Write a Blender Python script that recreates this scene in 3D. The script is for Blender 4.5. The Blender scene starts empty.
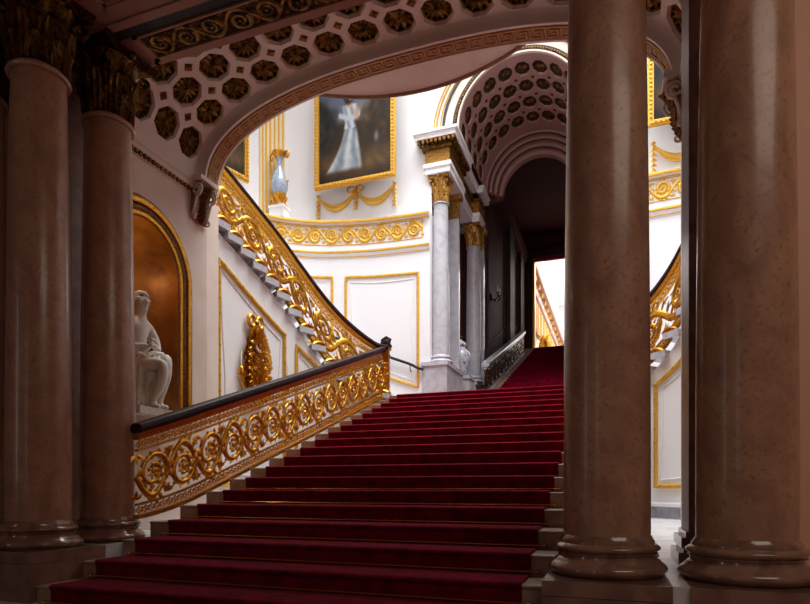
import bpy, math, random
from mathutils import Vector, Matrix
random.seed(7)
PI = math.pi
ZS = 0.933                      # the hall floor is 0.933 m under the eye; all numbers below are metres from the eye level
C = bpy.context.scene.collection

# ------------------------------------------------------------------ materials
def lin(r, g, b):
    f = lambda c: (c/255/12.92) if c/255 <= .04045 else ((c/255+.055)/1.055)**2.4
    return (f(r), f(g), f(b), 1)

def mat(name, col, rough=.5, metal=0., noise=None, bump=None, coat=0., spec=.5, sheen=0.):
    m = bpy.data.materials.new(name); m.use_nodes = True
    nt = m.node_tree; N = nt.nodes; L = nt.links
    p = N['Principled BSDF']
    p.inputs['Base Color'].default_value = col
    p.inputs['Roughness'].default_value = rough
    p.inputs['Metallic'].default_value = metal
    p.inputs['Specular IOR Level'].default_value = spec
    p.inputs['Coat Weight'].default_value = coat
    p.inputs['Coat Roughness'].default_value = .08
    if sheen:
        p.inputs['Sheen Weight'].default_value = sheen
    tc = N.new('ShaderNodeTexCoord')
    if noise:                   # list of (scale, col2, lo, hi, stretch z, distortion)
        prev = None
        for sc, c2, lo, hi, zst, dis in noise:
            mp = N.new('ShaderNodeMapping'); mp.inputs['Scale'].default_value = (1, 1, zst)
            L.new(tc.outputs['Object'], mp.inputs['Vector'])
            tx = N.new('ShaderNodeTexNoise'); tx.inputs['Scale'].default_value = sc
            tx.inputs['Detail'].default_value = 6; tx.inputs['Distortion'].default_value = dis
            L.new(mp.outputs[0], tx.inputs['Vector'])
            rp = N.new('ShaderNodeMapRange'); rp.inputs['From Min'].default_value = lo; rp.inputs['From Max'].default_value = hi
            L.new(tx.outputs['Fac'], rp.inputs['Value'])
            mx = N.new('ShaderNodeMix'); mx.data_type = 'RGBA'
            L.new(rp.outputs[0], mx.inputs[0])
            if prev is None: mx.inputs[6].default_value = col
            else: L.new(prev, mx.inputs[6])
            mx.inputs[7].default_value = c2
            prev = mx.outputs[2]
        L.new(prev, p.inputs['Base Color'])
    if bump:
        sc, st = bump
        tx = N.new('ShaderNodeTexNoise'); tx.inputs['Scale'].default_value = sc; tx.inputs['Detail'].default_value = 3
        L.new(tc.outputs['Object'], tx.inputs['Vector'])
        b = N.new('ShaderNodeBump'); b.inputs['Strength'].default_value = st; b.inputs['Distance'].default_value = .01
        L.new(tx.outputs['Fac'], b.inputs['Height']); L.new(b.outputs[0], p.inputs['Normal'])
    return m

M = {}
M['shaft'] = mat('veined brown marble', lin(184,140,114), .3, 0, [(3.2, lin(158,116,95), .38, .62, .8, 1.2), (38, lin(136,98,80), .54, .76, 1, .4), (9, lin(140,100,82), .60, .78, 1.0, .8)], None, .15)
M['base'] = mat('brown marble base', lin(156,120,102), .18, 0, [(6, lin(126,92,78), .4, .62, 1, 1.0)], None, .4)
M['plinth'] = mat('brown stone', lin(140,104,90), .35, 0, [(5, lin(116,82,72), .4, .62, 1, .8)])
M['greymarble'] = mat('pale grey marble', lin(192,189,194), .25, 0, [(4, lin(176,172,179), .42, .65, 1, 1.0)], None, .2)
M['step'] = mat('worn marble step', lin(178,148,128), .35, 0, [(5, lin(150,122,104), .4, .65, 1, 1)])
M['white'] = mat('white wall paint', lin(240,238,238), .55)
M['warmwhite'] = mat('cream paint', lin(226,208,196), .6, 0, [(2, lin(216,196,182), .4, .7, 1, .3)])
M['rosepaint'] = mat('rose paint', lin(164,118,98), .6)
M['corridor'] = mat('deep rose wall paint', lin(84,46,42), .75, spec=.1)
M['barrel'] = mat('rose brown vault paint', lin(172,130,120), .65)
M['floor'] = mat('white marble floor', lin(228,226,226), .25, 0, [(3, lin(205,203,206), .45, .65, 1, 1)])
M['skirt'] = mat('grey marble skirting', lin(150,150,158), .3, 0, [(6, lin(124,124,134), .4, .65, 1, 1)])
M['gold'] = mat('gilt', lin(232,172,66), .33, 1, [(60, lin(160,98,24), .45, .7, 1, .2)], (70, .35))
M['goldleaf'] = mat('matt gilt', lin(234,184,74), .42, .5, [(40, lin(206,150,46), .45, .7, 1, .2)], (90, .3))
M['bronze'] = mat('dark gilt bronze', lin(112,74,30), .38, .9, [(30, lin(40,24,14), .45, .65, 1, .4)], (50, .4))
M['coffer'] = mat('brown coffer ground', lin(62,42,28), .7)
M['rosette'] = mat('aged gilt', lin(140,98,40), .45, .8, [(14, lin(66,42,20), .42, .62, 1, .2)], (60, .3))
M['agedgold'] = mat('dim gilt', lin(178,132,74), .5, .4)
M['fretground'] = mat('brown band ground', lin(146,108,82), .6)
M['salmon'] = mat('salmon wall paint', lin(236,184,158), .6)
M['creamgold'] = mat('cream gold paint', lin(232,216,180), .5)
M['capgold'] = mat('gilt capital', lin(200,150,70), .4, .7, [(30, lin(128,86,36), .42, .62, 1, .2)], (60, .4))
M['darkbrown'] = mat('painted gap shade', lin(26,18,16), .6)  # shade of the recessed gap in the beam, put into the colour
M['wood'] = mat('polished mahogany', lin(46,18,24), .45, 0, [(8, lin(28,10,14), .4, .65, 3, 1)], None, 0, .25)
M['carpet'] = mat('crimson carpet', lin(124,0,34), .95, 0, [(9, lin(94,0,24), .42, .62, 1, .6)], (260, .6), 0, .05, .05)
M['brass'] = mat('brass', lin(226,178,92), .25, 1)
M['niche'] = mat('bronze gold niche lining', lin(182,112,36), .38, .5, [(3, lin(126,70,20), .38, .66, .7, .6), (12, lin(160,94,30), .4, .7, 1, 0)])
M['statue'] = mat('white statuary marble', lin(230,224,216), .45, 0, [(6, lin(208,200,192), .45, .65, 1, .5)])
M['porcelain'] = mat('pale blue porcelain', lin(172,186,202), .15, 0, [(16, lin(136,156,184), .5, .62, 1, 1.0)], None, .5)
M['chinese'] = mat('painted porcelain', lin(214,214,222), .12, 0, [(14, lin(70,90,150), .54, .62, 1, 1.2), (11, lin(160,60,60), .62, .68, 1, .5)], None, .5)
M['glasslight'] = mat('candle', lin(240,235,220), .5)
M['redcloth'] = mat('crimson curtain', lin(170,16,40), .9)

# ------------------------------------------------------------------ mesh builder
class MB:
    def __init__(s): s.v = []; s.f = []
    def add(s, vs, fs):
        o = len(s.v); s.v += [tuple(q) for q in vs]; s.f += [tuple(i+o for i in f) for f in fs]; return s
    def join(s, b): return s.add(b.v, b.f)
    def map(s, fn): s.v = [tuple(fn(*q)) for q in s.v]; return s
    def box(s, x0, x1, y0, y1, z0, z1):
        vs = [(x,y,z) for z in (z0,z1) for x,y in ((x0,y0),(x1,y0),(x1,y1),(x0,y1))]
        return s.add(vs, [(3,2,1,0),(4,5,6,7),(0,1,5,4),(1,2,6,5),(2,3,7,6),(3,0,4,7)])
    def lathe(s, cx, cy, prof, n=32, sx=1, sy=1, caps=True, a0=0, a1=2*PI):
        full = abs(a1-a0-2*PI) < 1e-6
        m = n if full else n+1
        vs = []
        for r, z in prof:
            for k in range(m):
                a = a0+(a1-a0)*k/n; vs.append((cx+r*sx*math.cos(a), cy+r*sy*math.sin(a), z))
        fs = []
        for i in range(len(prof)-1):
            for k in range(n):
                k2 = (k+1) % m
                fs.append((i*m+k, i*m+k2, (i+1)*m+k2, (i+1)*m+k))
        if caps and full:
            fs.append(tuple(range(m))[::-1]); fs.append(tuple((len(prof)-1)*m+k for k in range(m)))
        return s.add(vs, fs)
    def tube(s, pts, rad, n=6, closed=False, flat=None, up=None):
        """tube along pts; flat=(a,b): scale on the two cross axes (first axis lies towards `up`)"""
        P = [Vector(p) for p in pts]; m = len(P)
        R = rad if isinstance(rad, (list, tuple)) else [rad]*m
        vs = []; prev = None
        for i in range(m):
            if closed: t = P[(i+1) % m]-P[i-1]
            else: t = P[min(i+1,m-1)]-P[max(i-1,0)]
            t.normalize()
            if up is not None: nrm = Vector(up)
            else: nrm = prev if prev is not None else (Vector((0,0,1)) if abs(t.z) < .9 else Vector((1,0,0)))
            nrm = nrm - t*nrm.dot(t)
            if nrm.length < 1e-6: nrm = t.orthogonal()
            nrm.normalize(); prev = nrm; bn = t.cross(nrm)
            fa, fb = flat or (1, 1)
            for k in range(n):
                a = 2*PI*k/n+PI/n
                vs.append(P[i]+nrm*(math.cos(a)*R[i]*fa)+bn*(math.sin(a)*R[i]*fb))
        fs = []
        for i in range(m if closed else m-1):
            j = (i+1) % m
            for k in range(n):
                fs.append((i*n+k, i*n+(k+1) % n, j*n+(k+1) % n, j*n+k))
        if not closed:
            fs.append(tuple(range(n))[::-1]); fs.append(tuple((m-1)*n+k for k in range(n)))
        return s.add(vs, fs)
    def sweep(s, prof, frames, closed_path=False):
        """prof: closed list of (o,z); frames: list of (x,y,nx,ny,z)"""
        n = len(prof); m = len(frames); vs = []
        for x, y, nx, ny, z in frames:
            for o, h in prof: vs.append((x+nx*o, y+ny*o, z+h))
        fs = []
        for i in range(m if closed_path else m-1):
            j = (i+1) % m
            for k in range(n): fs.append((i*n+k, i*n+(k+1) % n, j*n+(k+1) % n, j*n+k))
        if not closed_path:
            fs.append(tuple(range(n))[::-1]); fs.append(tuple((m-1)*n+k for k in range(n)))
        return s.add(vs, fs)
    def prism(s, poly, fn, t0, t1):
        """poly of (a,b) pushed through fn(a,b,t) between t0 and t1"""
        n = len(poly)
        vs = [fn(a,b,t0) for a,b in poly]+[fn(a,b,t1) for a,b in poly]
        return s.add(vs, [tuple(range(n))[::-1], tuple(range(n,2*n))]+[(k,(k+1) % n,n+(k+1) % n,n+k) for k in range(n)])
    def ball(s, c, r, n=8, m=6, sc=(1,1,1)):
        prof = []
        vs = [(c[0],c[1],c[2]-r*sc[2])]
        for i in range(1,m):
            t = PI*i/m
            for k in range(n):
                a = 2*PI*k/n
                vs.append((c[0]+r*sc[0]*math.sin(t)*math.cos(a), c[1]+r*sc[1]*math.sin(t)*math.sin(a), c[2]-r*sc[2]*math.cos(t)))
        vs.append((c[0],c[1],c[2]+r*sc[2])); e = len(vs)-1; fs = []
        for k in range(n):
            fs.append((0, 1+(k+1) % n, 1+k)); fs.append((e, 1+(m-2)*n+k, 1+(m-2)*n+(k+1) % n))
            for i in range(m-2): fs.append((1+i*n+k, 1+i*n+(k+1) % n, 1+(i+1)*n+(k+1) % n, 1+(i+1)*n+k))
        return s.add(vs, fs)

def build(name, b, m, parent=None, base=None, smooth=40, origin=None):
    """one mesh object. Vertices are given from the eye; parts are stored relative to their thing"""
    me = bpy.data.meshes.new(name)
    root = parent
    if parent is not None:
        o0 = Vector(parent['_w']) if '_w' in parent else Vector((0,0,0))
    else:
        xs = [q[0] for q in b.v]; ys = [q[1] for q in b.v]; zs = [q[2] for q in b.v]
        o0 = Vector(origin or ((min(xs)+max(xs))/2, (min(ys)+max(ys))/2, min(zs)))
    me.from_pydata([(q[0]-o0.x, q[1]-o0.y, q[2]-o0.z) for q in b.v], [], b.f)
    me.update(); me.validate()
    import bmesh
    bm = bmesh.new(); bm.from_mesh(me); bmesh.ops.recalc_face_normals(bm, faces=bm.faces); bm.to_mesh(me); bm.free()
    if smooth:
        me.shade_smooth(); me.set_sharp_from_angle(angle=math.radians(smooth))
    me.materials.append(M[m] if isinstance(m, str) else m)
    o = bpy.data.objects.new(name, me); C.objects.link(o)
    if parent is None: o.location = (o0.x, o0.y, o0.z+ZS)
    else: o.parent = parent
    o['_w'] = tuple(o0)
    return o

def tag(o, label=None, cat=None, group=None, kind=None):
    if label: o['label'] = label
    if cat: o['category'] = cat
    if group: o['group'] = group
    if kind: o['kind'] = kind
    return o
def thing(name, label, cat, loc, group=None, kind=None):
    o = bpy.data.objects.new(name, None); C.objects.link(o); o.empty_display_size = .1
    o.location = (loc[0], loc[1], loc[2]+ZS); o['_w'] = tuple(loc)
    return tag(o, label, cat, group, kind)
def struct(name, b, m, label=None, cat=None, parent=None, smooth=40):
    o = build(name, b, m, parent, smooth=smooth)
    if parent is None: tag(o, label, cat, None, 'structure')
    return o
def copy_thing(r, dx=0, dy=0, dz=0, mirror=None):
    """a copy of a thing and each of its parts"""
    c = r.copy(); C.objects.link(c)
    w = r['_w']
    if mirror is not None: c.location.x = 2*mirror-r.location.x; c.scale.x = -1
    c.location.x += dx; c.location.y += dy; c.location.z += dz
    for ch in list(r.children):
        d = ch.copy(); C.objects.link(d); d.parent = c
        for g in list(ch.children):
            e = g.copy(); C.objects.link(e); e.parent = d
    return c

# ------------------------------------------------------------------ plan paths
def spline(pts, per=10):
    out = []
    P = [pts[0]]+list(pts)+[pts[-1]]
    for i in range(1, len(P)-2):
        p0,p1,p2,p3 = [Vector(p) for p in P[i-1:i+3]]
        for k in range(per):
            t = k/per
            out.append(.5*((2*p1)+(-p0+p2)*t+(2*p0-5*p1+4*p2-p3)*t*t+(-p0+3*p1-3*p2+p3)*t**3))
    out.append(Vector(pts[-1])); return out
class Path:
    def __init__(s, pts, side=1, per=10, smooth=True):
        s.p = spline([(x,y) for x,y in pts], per) if smooth else [Vector(q) for q in pts]
        s.s = [0]
        for a, b in zip(s.p, s.p[1:]): s.s.append(s.s[-1]+(b-a).length)
        s.L = s.s[-1]; s.side = side
    def at(s, u):
        u = max(0, min(s.L, u)); i = 0
        lo, hi = 0, len(s.s)-2
        while lo < hi:
            mid = (lo+hi+1)//2
            if s.s[mid] <= u: lo = mid
            else: hi = mid-1
        i = lo; d = s.p[i+1]-s.p[i]
        t = (u-s.s[i])/max(1e-9, d.length)
        q = s.p[i]+d*t
        # smoothed tangent
        a = s.p[max(0,i-1)]; b = s.p[min(len(s.p)-1, i+2)]
        tg = (b-a).normalized()
        return q.x, q.y, -tg.y*s.side, tg.x*s.side
    def frames(s, n, z=0, u0=0, u1=None):
        u1 = s.L if u1 is None else u1
        out = []
        for k in range(n+1):
            u = u0+(u1-u0)*k/n; x,y,nx,ny = s.at(u)
            out.append((x,y,nx,ny, z(u) if callable(z) else z))
        return out
    def f(s, u, z, o=0):
        x,y,nx,ny = s.at(u); return (x+nx*o, y+ny*o, z)
    def s_of(s, X=None, Y=None):
        best = min(range(len(s.p)), key=lambda i: abs((s.p[i].x-X) if X is not None else (s.p[i].y-Y)))
        return s.s[best]
def mir(pts, ax): return [(2*ax-x, y) for x, y in pts]

def arch_wall(b, fn, a0, a1, z0, z1, ac, hw, sill, spring, rise=None, t=.1, n=28):
    """flat wall with a round headed opening; fn(a,z,t)->xyz"""
    rise = rise or hw
    def slab(poly): b.prism(poly, fn, 0, t)
    slab([(a0,z0),(ac-hw,z0),(ac-hw,z1),(a0,z1)])
    slab([(ac+hw,z0),(a1,z0),(a1,z1),(ac+hw,z1)])
    if sill > z0: slab([(ac-hw,z0),(ac+hw,z0),(ac+hw,sill),(ac-hw,sill)])
    for k in range(n):
        t0, t1 = PI-PI*k/n, PI-PI*(k+1)/n
        p0 = (ac+hw*math.cos(t0), spring+rise*math.sin(t0)); p1 = (ac+hw*math.cos(t1), spring+rise*math.sin(t1))
        slab([p0, p1, (p1[0],z1), (p0[0],z1)])
    return b

# ------------------------------------------------------------------ ornament
def leaf(b, p, d, side, ln, wd, nrm, curl=.3):
    """a pointed leaf from p along d; side = in plane perpendicular, nrm = out of plane"""
    p = Vector(p); d = Vector(d); side = Vector(side); nrm = Vector(nrm)
    q = [p, p+d*ln*.45+side*wd*.5, p+d*ln*.45-side*wd*.5, p+d*ln+nrm*curl*ln*.3, p+d*ln*.5+nrm*wd*.35, p+d*ln*.5-nrm*wd*.12]
    b.add(q, [(0,2,4),(0,4,1),(1,4,3),(4,2,3),(0,1,5),(0,5,2),(1,3,5),(3,2,5)])
def spiral2d(cu, cv, r0, r1, turns, a0, dirn, n=26):
    return [(cu+(r0+(r1-r0)*(k/n)**.8)*math.cos(a0+dirn*2*PI*turns*k/n), cv+(r0+(r1-r0)*(k/n)**.8)*math.sin(a0+dirn*2*PI*turns*k/n)) for k in range(n+1)]
def rosette2d(b, cu, cv, r, w0=0, petals=6, w=.012):
    b.ball((cu, w0+w*.6, cv), r*.36, 7, 5, (1, .6, 1))
    for k in range(petals):
        a = 2*PI*k/petals
        leaf(b, (cu+r*.2*math.cos(a), w0, cv+r*.2*math.sin(a)), (math.cos(a),0,math.sin(a)), (-math.sin(a),0,math.cos(a)), r*.85, r*.62, (0,1,0), .4)
def scroll_unit(uc, ls, H, v0, flip, th=.014, leaves=True, dens=1.0):
    th = th*1.6; dens = dens*1.22
    """one spiral of a running acanthus scroll, in (u, w, v); flip +1: stem below, spiral curls from above"""
    b = MB(); mid = v0+H/2; A = H*.42
    st = []
    for k in range(13):
        u = uc-ls/2+ls*k/12
        st.append((u, 0, mid-flip*A*math.sin(PI*k/12)))
    R0 = H*.39; cv = mid+flip*H*.05
    b.tube(st, [th*(1.25-.35*abs(k-6)/6) for k in range(13)], 6, up=(0,1,0), flat=(.8,1.3))
    sp = spiral2d(uc, cv, R0, H*.13, 1.35, -flip*.15*PI, flip, 30)
    b.tube([(u,.004,v) for u,v in sp], [th*(1.2-.5*k/30) for k in range(31)], 6, up=(0,1,0), flat=(.9,1.2))
    rosette2d(b, uc, cv, H*.17, .004, 7, th)
    if leaves:
        n = len(sp)-1
        for k in range(1, n-4, 2):
            u, v = sp[k]; du, dv = sp[k+1][0]-u, sp[k+1][1]-v
            l = math.hypot(du,dv); du/=l; dv/=l
            for sgn in ((1,-1) if k < 8 else (1,)):
                ox, ov = (dv*sgn*flip, -du*sgn*flip)
                dx, dz = du*.75+ox*.65, dv*.75+ov*.65
                ll = math.hypot(dx,dz); dx/=ll; dz/=ll
                leaf(b, (u,.003,v), (dx,0,dz), (-dz,0,dx), H*(.13 if sgn > 0 else .09)*dens, H*.12, (0,1,0), .5)
        for k in range(0, 13, 2):
            u, _, v = st[k]
            leaf(b, (u,.002,v), (.55,0,-flip*.83), (.83*flip,0,.55), H*.16*dens, H*.12, (0,1,0), .5)
            leaf(b, (u,.002,v), (.75,0,flip*.65), (-.65*flip,0,.75), H*.15*dens, H*.12, (0,1,0), .5)
        # filling leaf at the crossing between scrolls
        for sgn in (-1, 1):
            cu, cvv = uc+ls/2, mid+flip*H*.36
            leaf(b, (cu, 0, cvv-flip*H*.12), (sgn*.5,0,flip*.86), (.86,0,-.5*sgn), H*.24, H*.11, (0,1,0), .5)
        leaf(b, (uc+ls/2,0,mid+flip*H*.16), (0,0,flip), (1,0,0), H*.3, H*.12, (0,1,0), .5)
        for vv, dz in ((v0+H*.06, 1), (v0+H*.94, -1)):
            for sgn in (-1, 0, 1):
                leaf(b, (uc-ls/2,0,vv), (sgn*.8,0,dz*(1 if sgn == 0 else .6)), (dz*(1 if sgn == 0 else .6),0,-sgn*.8), H*.2, H*.1, (0,1,0), .5)
    return b
def border_band(L, v0, v1, step, th=.009):
    b = MB(); h = v1-v0; n = max(1, int(round(L/step))); st = L/n
    for k in range(n):
        u = (k+.5)*st; c = (v0+v1)/2
        b.tube([(u-st*.5,0,c),(u,0,v1-h*.12),(u+st*.5,0,c),(u,0,v0+h*.12)], th, 4, closed=True, up=(0,1,0))
        b.ball((u,.004,c), h*.2, 6, 4, (1,.6,1))
        leaf(b, (u+st*.5,0,c), (0,0,1), (1,0,0), h*.45, st*.35, (0,1,0)); leaf(b, (u+st*.5,0,c), (0,0,-1), (1,0,0), h*.45, st*.35, (0,1,0))
    return b
def bar_band(L, v0, v1, hw, n):
    b = MB()
    for k in range(n):
        pass
    m = n+1; vs = []
    for k in range(m):
        u = L*k/n
        vs += [(u,-hw,v0),(u,hw,v0),(u,hw,v1),(u,-hw,v1)]
    fs = [(0,1,2,3), tuple(4*n+i for i in (3,2,1,0))]
    for k in range(n):
        for i in range(4): fs.append((4*k+i, 4*k+(i+1) % 4, 4*k+4+(i+1) % 4, 4*k+4+i))
    b.add(vs, fs); return b
def poly_band(L, prof, n):
    """closed profile (w,v) swept straight along u"""
    m = len(prof); vs = []; fs = []
    for k in range(n+1):
        for w, v in prof: vs.append((L*k/n, w, v))
    for k in range(n):
        for i in range(m): fs.append((k*m+i, k*m+(i+1) % m, (k+1)*m+(i+1) % m, (k+1)*m+i))
    fs += [tuple(range(m))[::-1], tuple(n*m+i for i in range(m))]
    return MB().add(vs, fs)

def balustrade(label, L, fn, nsc, loc, seg=40, group=None, flip0=1, dens=1.1, th=.017):
    """fn(u,w,v)->xyz; v from 0 to 1.06"""
    t = thing('stair_balustrade', label, 'balustrade', loc, group)
    P = lambda n, b, m: build(n, b.map(fn), m, t, smooth=78 if 'scroll' in n or 'border' in n else 40)
    P('bottom_rail', bar_band(L, 0, .045, .035, seg), 'gold')
    P('lower_border', border_band(L, .045, .145, .085).join(bar_band(L, .145, .17, .018, seg)), 'gold')
    H = .57; ls = L/nsc
    for i in range(nsc):
        P('acanthus_scroll', scroll_unit((i+.5)*ls, ls, H, .17, flip0 if i % 2 == 0 else -flip0, th, True, dens), 'gold')
    P('upper_border', border_band(L, .765, .87, .085).join(bar_band(L, .74, .765, .018, seg)), 'gold')
    P('gilt_moulding', poly_band(L, [(-.03,.87),(.03,.87),(.045,.90),(.045,.915),(.06,.945),(-.06,.945),(-.045,.915),(-.045,.90)], seg), 'gold')
    tag(P('handrail', poly_band(L, [(-.055,.945),(.055,.945),(.07,.965),(.075,1.0),(.065,1.035),(.035,1.055),(-.035,1.055),(-.065,1.035),(-.075,1.0),(-.07,.965)], seg), 'wood'), 'dark polished wooden handrail')
    return t

# ------------------------------------------------------------------ columns
def capital_mesh(cx, cy, z0, z1, r, D):
    """Corinthian capital: bell, two tiers of leaves, corner volutes, abacus"""
    h = z1-z0; b = MB()
    b.lathe(cx, cy, [(r*1.0,z0),(r*.98,z0+h*.1),(r*1.0,z0+h*.5),(r*1.18,z0+h*.78),(r*1.3,z0+h*.86)], 24)
    # abacus with hollow sides
    w = r*1.72; ab = []
    for q in range(4):
        a = PI/4+q*PI/2
        c = (math.cos(a)*w*1.14, math.sin(a)*w*1.14); e = (math.cos(a+PI/2)*w*1.14, math.sin(a+PI/2)*w*1.14)
        for k in range(6):
            t = k/6; m = 1-.16*math.sin(PI*t)
            ab.append(((c[0]*(1-t)+e[0]*t)*m, (c[1]*(1-t)+e[1]*t)*m))
    b.prism(ab, lambda x,y,t: (cx+x, cy+y, t), z0+h*.87, z1-h*.05)
    b.prism([(x*1.05,y*1.05) for x,y in ab], lambda x,y,t: (cx+x, cy+y, t), z1-h*.05, z1)
    # leaves
    for tier, (n, zb, zt, off, out) in enumerate(((8, 0, .40, 0, 1.0), (8, .0, .66, PI/8, 1.08), (8, .35, .84, 0, 1.2))):
        for k in range(n):
            a = off+2*PI*k/n; ca, sa = math.cos(a), math.sin(a)
            hh = (zt-zb)*h; wdt = r*.62
            rows = []
            for i in range(7):
                t = i/6
                rad = r*out*(1.03+.05*t)+(r*.36*max(0,(t-.55)/.45)**2)
                zz = z0+zb*h+hh*(t if t < .85 else .85+.15*math.sin((t-.85)/.15*PI)*.6)
                ww = wdt*(.62+.5*math.sin(PI*min(1,t*1.1)))*(1 if i % 2 == 0 else .72)*(1 if t < .9 else .5)
                rows.append((rad, zz, ww))
            vs = []
            for rad, zz, ww in rows:
                for o, bul in ((-.5,-.05),(-.22,.05),(0,.0),(.22,.05),(.5,-.05)):
                    rr = rad+r*bul*1.2
                    vs.append((cx+ca*rr-sa*ww*o, cy+sa*rr+ca*ww*o, zz))
            fs = [(i*5+j, i*5+j+1, i*5+j+6, i*5+j+5) for i in range(6) for j in range(4)]
            b.add(vs, fs)
    # volutes at the corners, rosette on each side
    for q in range(4):
        a = PI/4+q*PI/2; ca, sa = math.cos(a), math.sin(a)
        sp = []
        for k in range(19):
            t = k/18; ang = -PI*.9+t*PI*3.1; rr = r*.30*(1-.8*t)
            sp.append((cx+ca*(r*1.52+rr*math.cos(ang)), cy+sa*(r*1.52+rr*math.cos(ang)), z0+h*.73+rr*math.sin(ang)*1.0))
        st = [(cx+ca*r*1.05, cy+sa*r*1.05, z0+h*.45),(cx+ca*r*1.12, cy+sa*r*1.12, z0+h*.58)]
        b.tube(st+sp, [r*.07]*2+[r*.1*(1-.5*k/18) for k in range(19)], 6)
        a2 = q*PI/2
        b.ball((cx+math.cos(a2)*r*1.42, cy+math.sin(a2)*r*1.42, z0+h*.9), r*.2, 8, 6)
    return b
def column(label, cx, cy, zb, zs, zt, R, mats=('shaft','base','bronze'), group=None, plinth=None, k=1.0):
    """zb foot of the base, zs top of the shaft, zt top of the capital"""
    t = thing('marble_column', label, 'column', (cx,cy,zb), group)
    hb = .215*k; r = R
    prof = [(r*1.30,zb)]
    def tor(rc, z0, z1, rr, n=7):
        return [(rc+rr*math.sin(PI*i/n), z0+(z1-z0)*i/n) for i in range(n+1)]
    prof += tor(r*1.24, zb, zb+hb*.38, r*.13)
    prof += [(r*1.22,zb+hb*.40),(r*1.2,zb+hb*.44),(r*1.13,zb+hb*.50),(r*1.12,zb+hb*.56),(r*1.16,zb+hb*.62),(r*1.17,zb+hb*.64)]
    prof += tor(r*1.13, zb+hb*.66, zb+hb*.88, r*.085)
    prof += [(r*1.09,zb+hb*.90),(r*1.09,zb+hb*.96),(r*1.0,zb+hb*1.12)]
    build('base', MB().lathe(cx, cy, prof, 48), mats[1], t, smooth=35)
    sh = []; z0 = zb+hb*1.1
    for i in range(15):
        f = i/14; sh.append((r*(1-.16*max(0,(f-.08)/.92)**1.7), z0+(zs-.06*k-z0)*f))
    rt = sh[-1][0]
    sh += [(rt*1.04,zs-.065*k),(rt*1.13,zs-.06*k),(rt*1.17,zs-.04*k),(rt*1.13,zs-.02*k),(rt*1.03,zs-.015*k),(rt*1.03,zs)]
    build('shaft', MB().lathe(cx, cy, sh, 56), mats[0], t, smooth=35)
    build('capital', capital_mesh(cx, cy, zs, zt, rt, 2*R), mats[2], t, smooth=50)
    return t

AX = -2.405                 # axis of the main stair and the hall arch
CX = -2.06                  # axis of the upper corridor and of the stairwell
FL = -.53                   # passage floor
ZT0, TR, RI, Y0 = -.783, .43915, .15, 3.474
nose = lambda Y: ZT0+(RI/TR)*(Y-Y0)
XL, XR = -4.246, -.580      # carpet edges
LAND = ZT0+18*RI; YL = Y0+18*TR

# ================================================================== SETTING
fl = MB().box(-9, 5, -6, 3.46, -1.05, -.933)
struct('floor', fl, 'floor', 'pale stone floor of the lower hall before the stairs', 'floor')
fl = MB().box(-9, -4.47, 3.44, 14, -.75, FL)
struct('floor_left', fl, 'floor', 'white marble passage floor behind the lower gilded balustrade', 'floor')
fl = MB().box(-.345, 5, 3.44, 14, -.75, FL)
struct('floor_right', fl, 'floor', 'white marble floor seen between the two big front columns', 'floor')

# --- the main flight
st = thing('marble_staircase', 'broad marble staircase with stepped ends beside the red carpet', 'staircase', (AX, Y0, -.933))
for i in range(19):
    z = ZT0+RI*i; y = Y0+TR*i
    y1 = y+TR+.02 if i < 18 else 13.38
    b = MB().box(-4.49 if i > 2 else -4.41, -.33 if i > 2 else -.40, y, y1, FL-.2 if i > 2 else -.95, z-.012)
    # nosing
    b.tube([(-4.49 if i > 2 else -4.41, y, z-.022), (-.33 if i > 2 else -.40, y, z-.022)], .011, 8)
    build('step', b, 'step', st, smooth=30)
# carpet: one folded strip
prof = [(3.0, -.933)]
for i in range(19):
    z = ZT0+RI*i; y = Y0+TR*i
    prof += [(y-.012, z-RI+.004), (y-.012, z-.03), (y-.026, z-.022), (y-.028, z-.004), (y-.018, z+.006), (y-.002, z+.009)]
    if i == 18: prof += [(13.3, z+.009)]
prof[0] = (2.0, -.933+.009)
vs = []; fs = []
n = len(prof)
low = []
for k, (y, z) in enumerate(prof): low.append((y+.012, z-.009))
for X in (XL, XR):
    for y, z in prof: vs.append((X, y, z))
    for y, z in low: vs.append((X, y, z))
for k in range(n-1):
    fs.append((k, k+1, 2*n+k+1, 2*n+k)); fs.append((k, n+k, n+k+1, k+1)); fs.append((2*n+k, 2*n+k+1, 3*n+k+1, 3*n+k))
tag(build('stair_carpet', MB().add(vs, fs), 'carpet', smooth=50), 'deep crimson carpet running up the main marble staircase', 'carpet')
# rods
ordn = ['lowest brass rod holding the red stair carpet', 'second brass rod from the bottom on the red stair carpet', 'third brass rod from the bottom on the red stair carpet', 'fourth brass rod from the bottom on the red stair carpet', 'fifth brass rod from the bottom on the red stair carpet', 'sixth brass rod from the bottom on the red stair carpet', 'uppermost visible brass rod, seventh from the bottom on the red stair carpet']
rb = MB().tube([(XL-.06, Y0-.03, ZT0-RI+.020), (XR+.06, Y0-.03, ZT0-RI+.020)], .008, 8)
rod0 = build('stair_rod', rb, 'brass')
be = [build('bracket', MB().ball((x, Y0-.03, ZT0-RI+.02), .016, 8, 6), 'brass', rod0) for x in (XL-.05, XR+.05)]
for i in range(7):
    r = rod0 if i == 0 else copy_thing(rod0, 0, TR*i, RI*i)
    tag(r, ordn[i], 'stair rod', 'brass stair rods')

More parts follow.
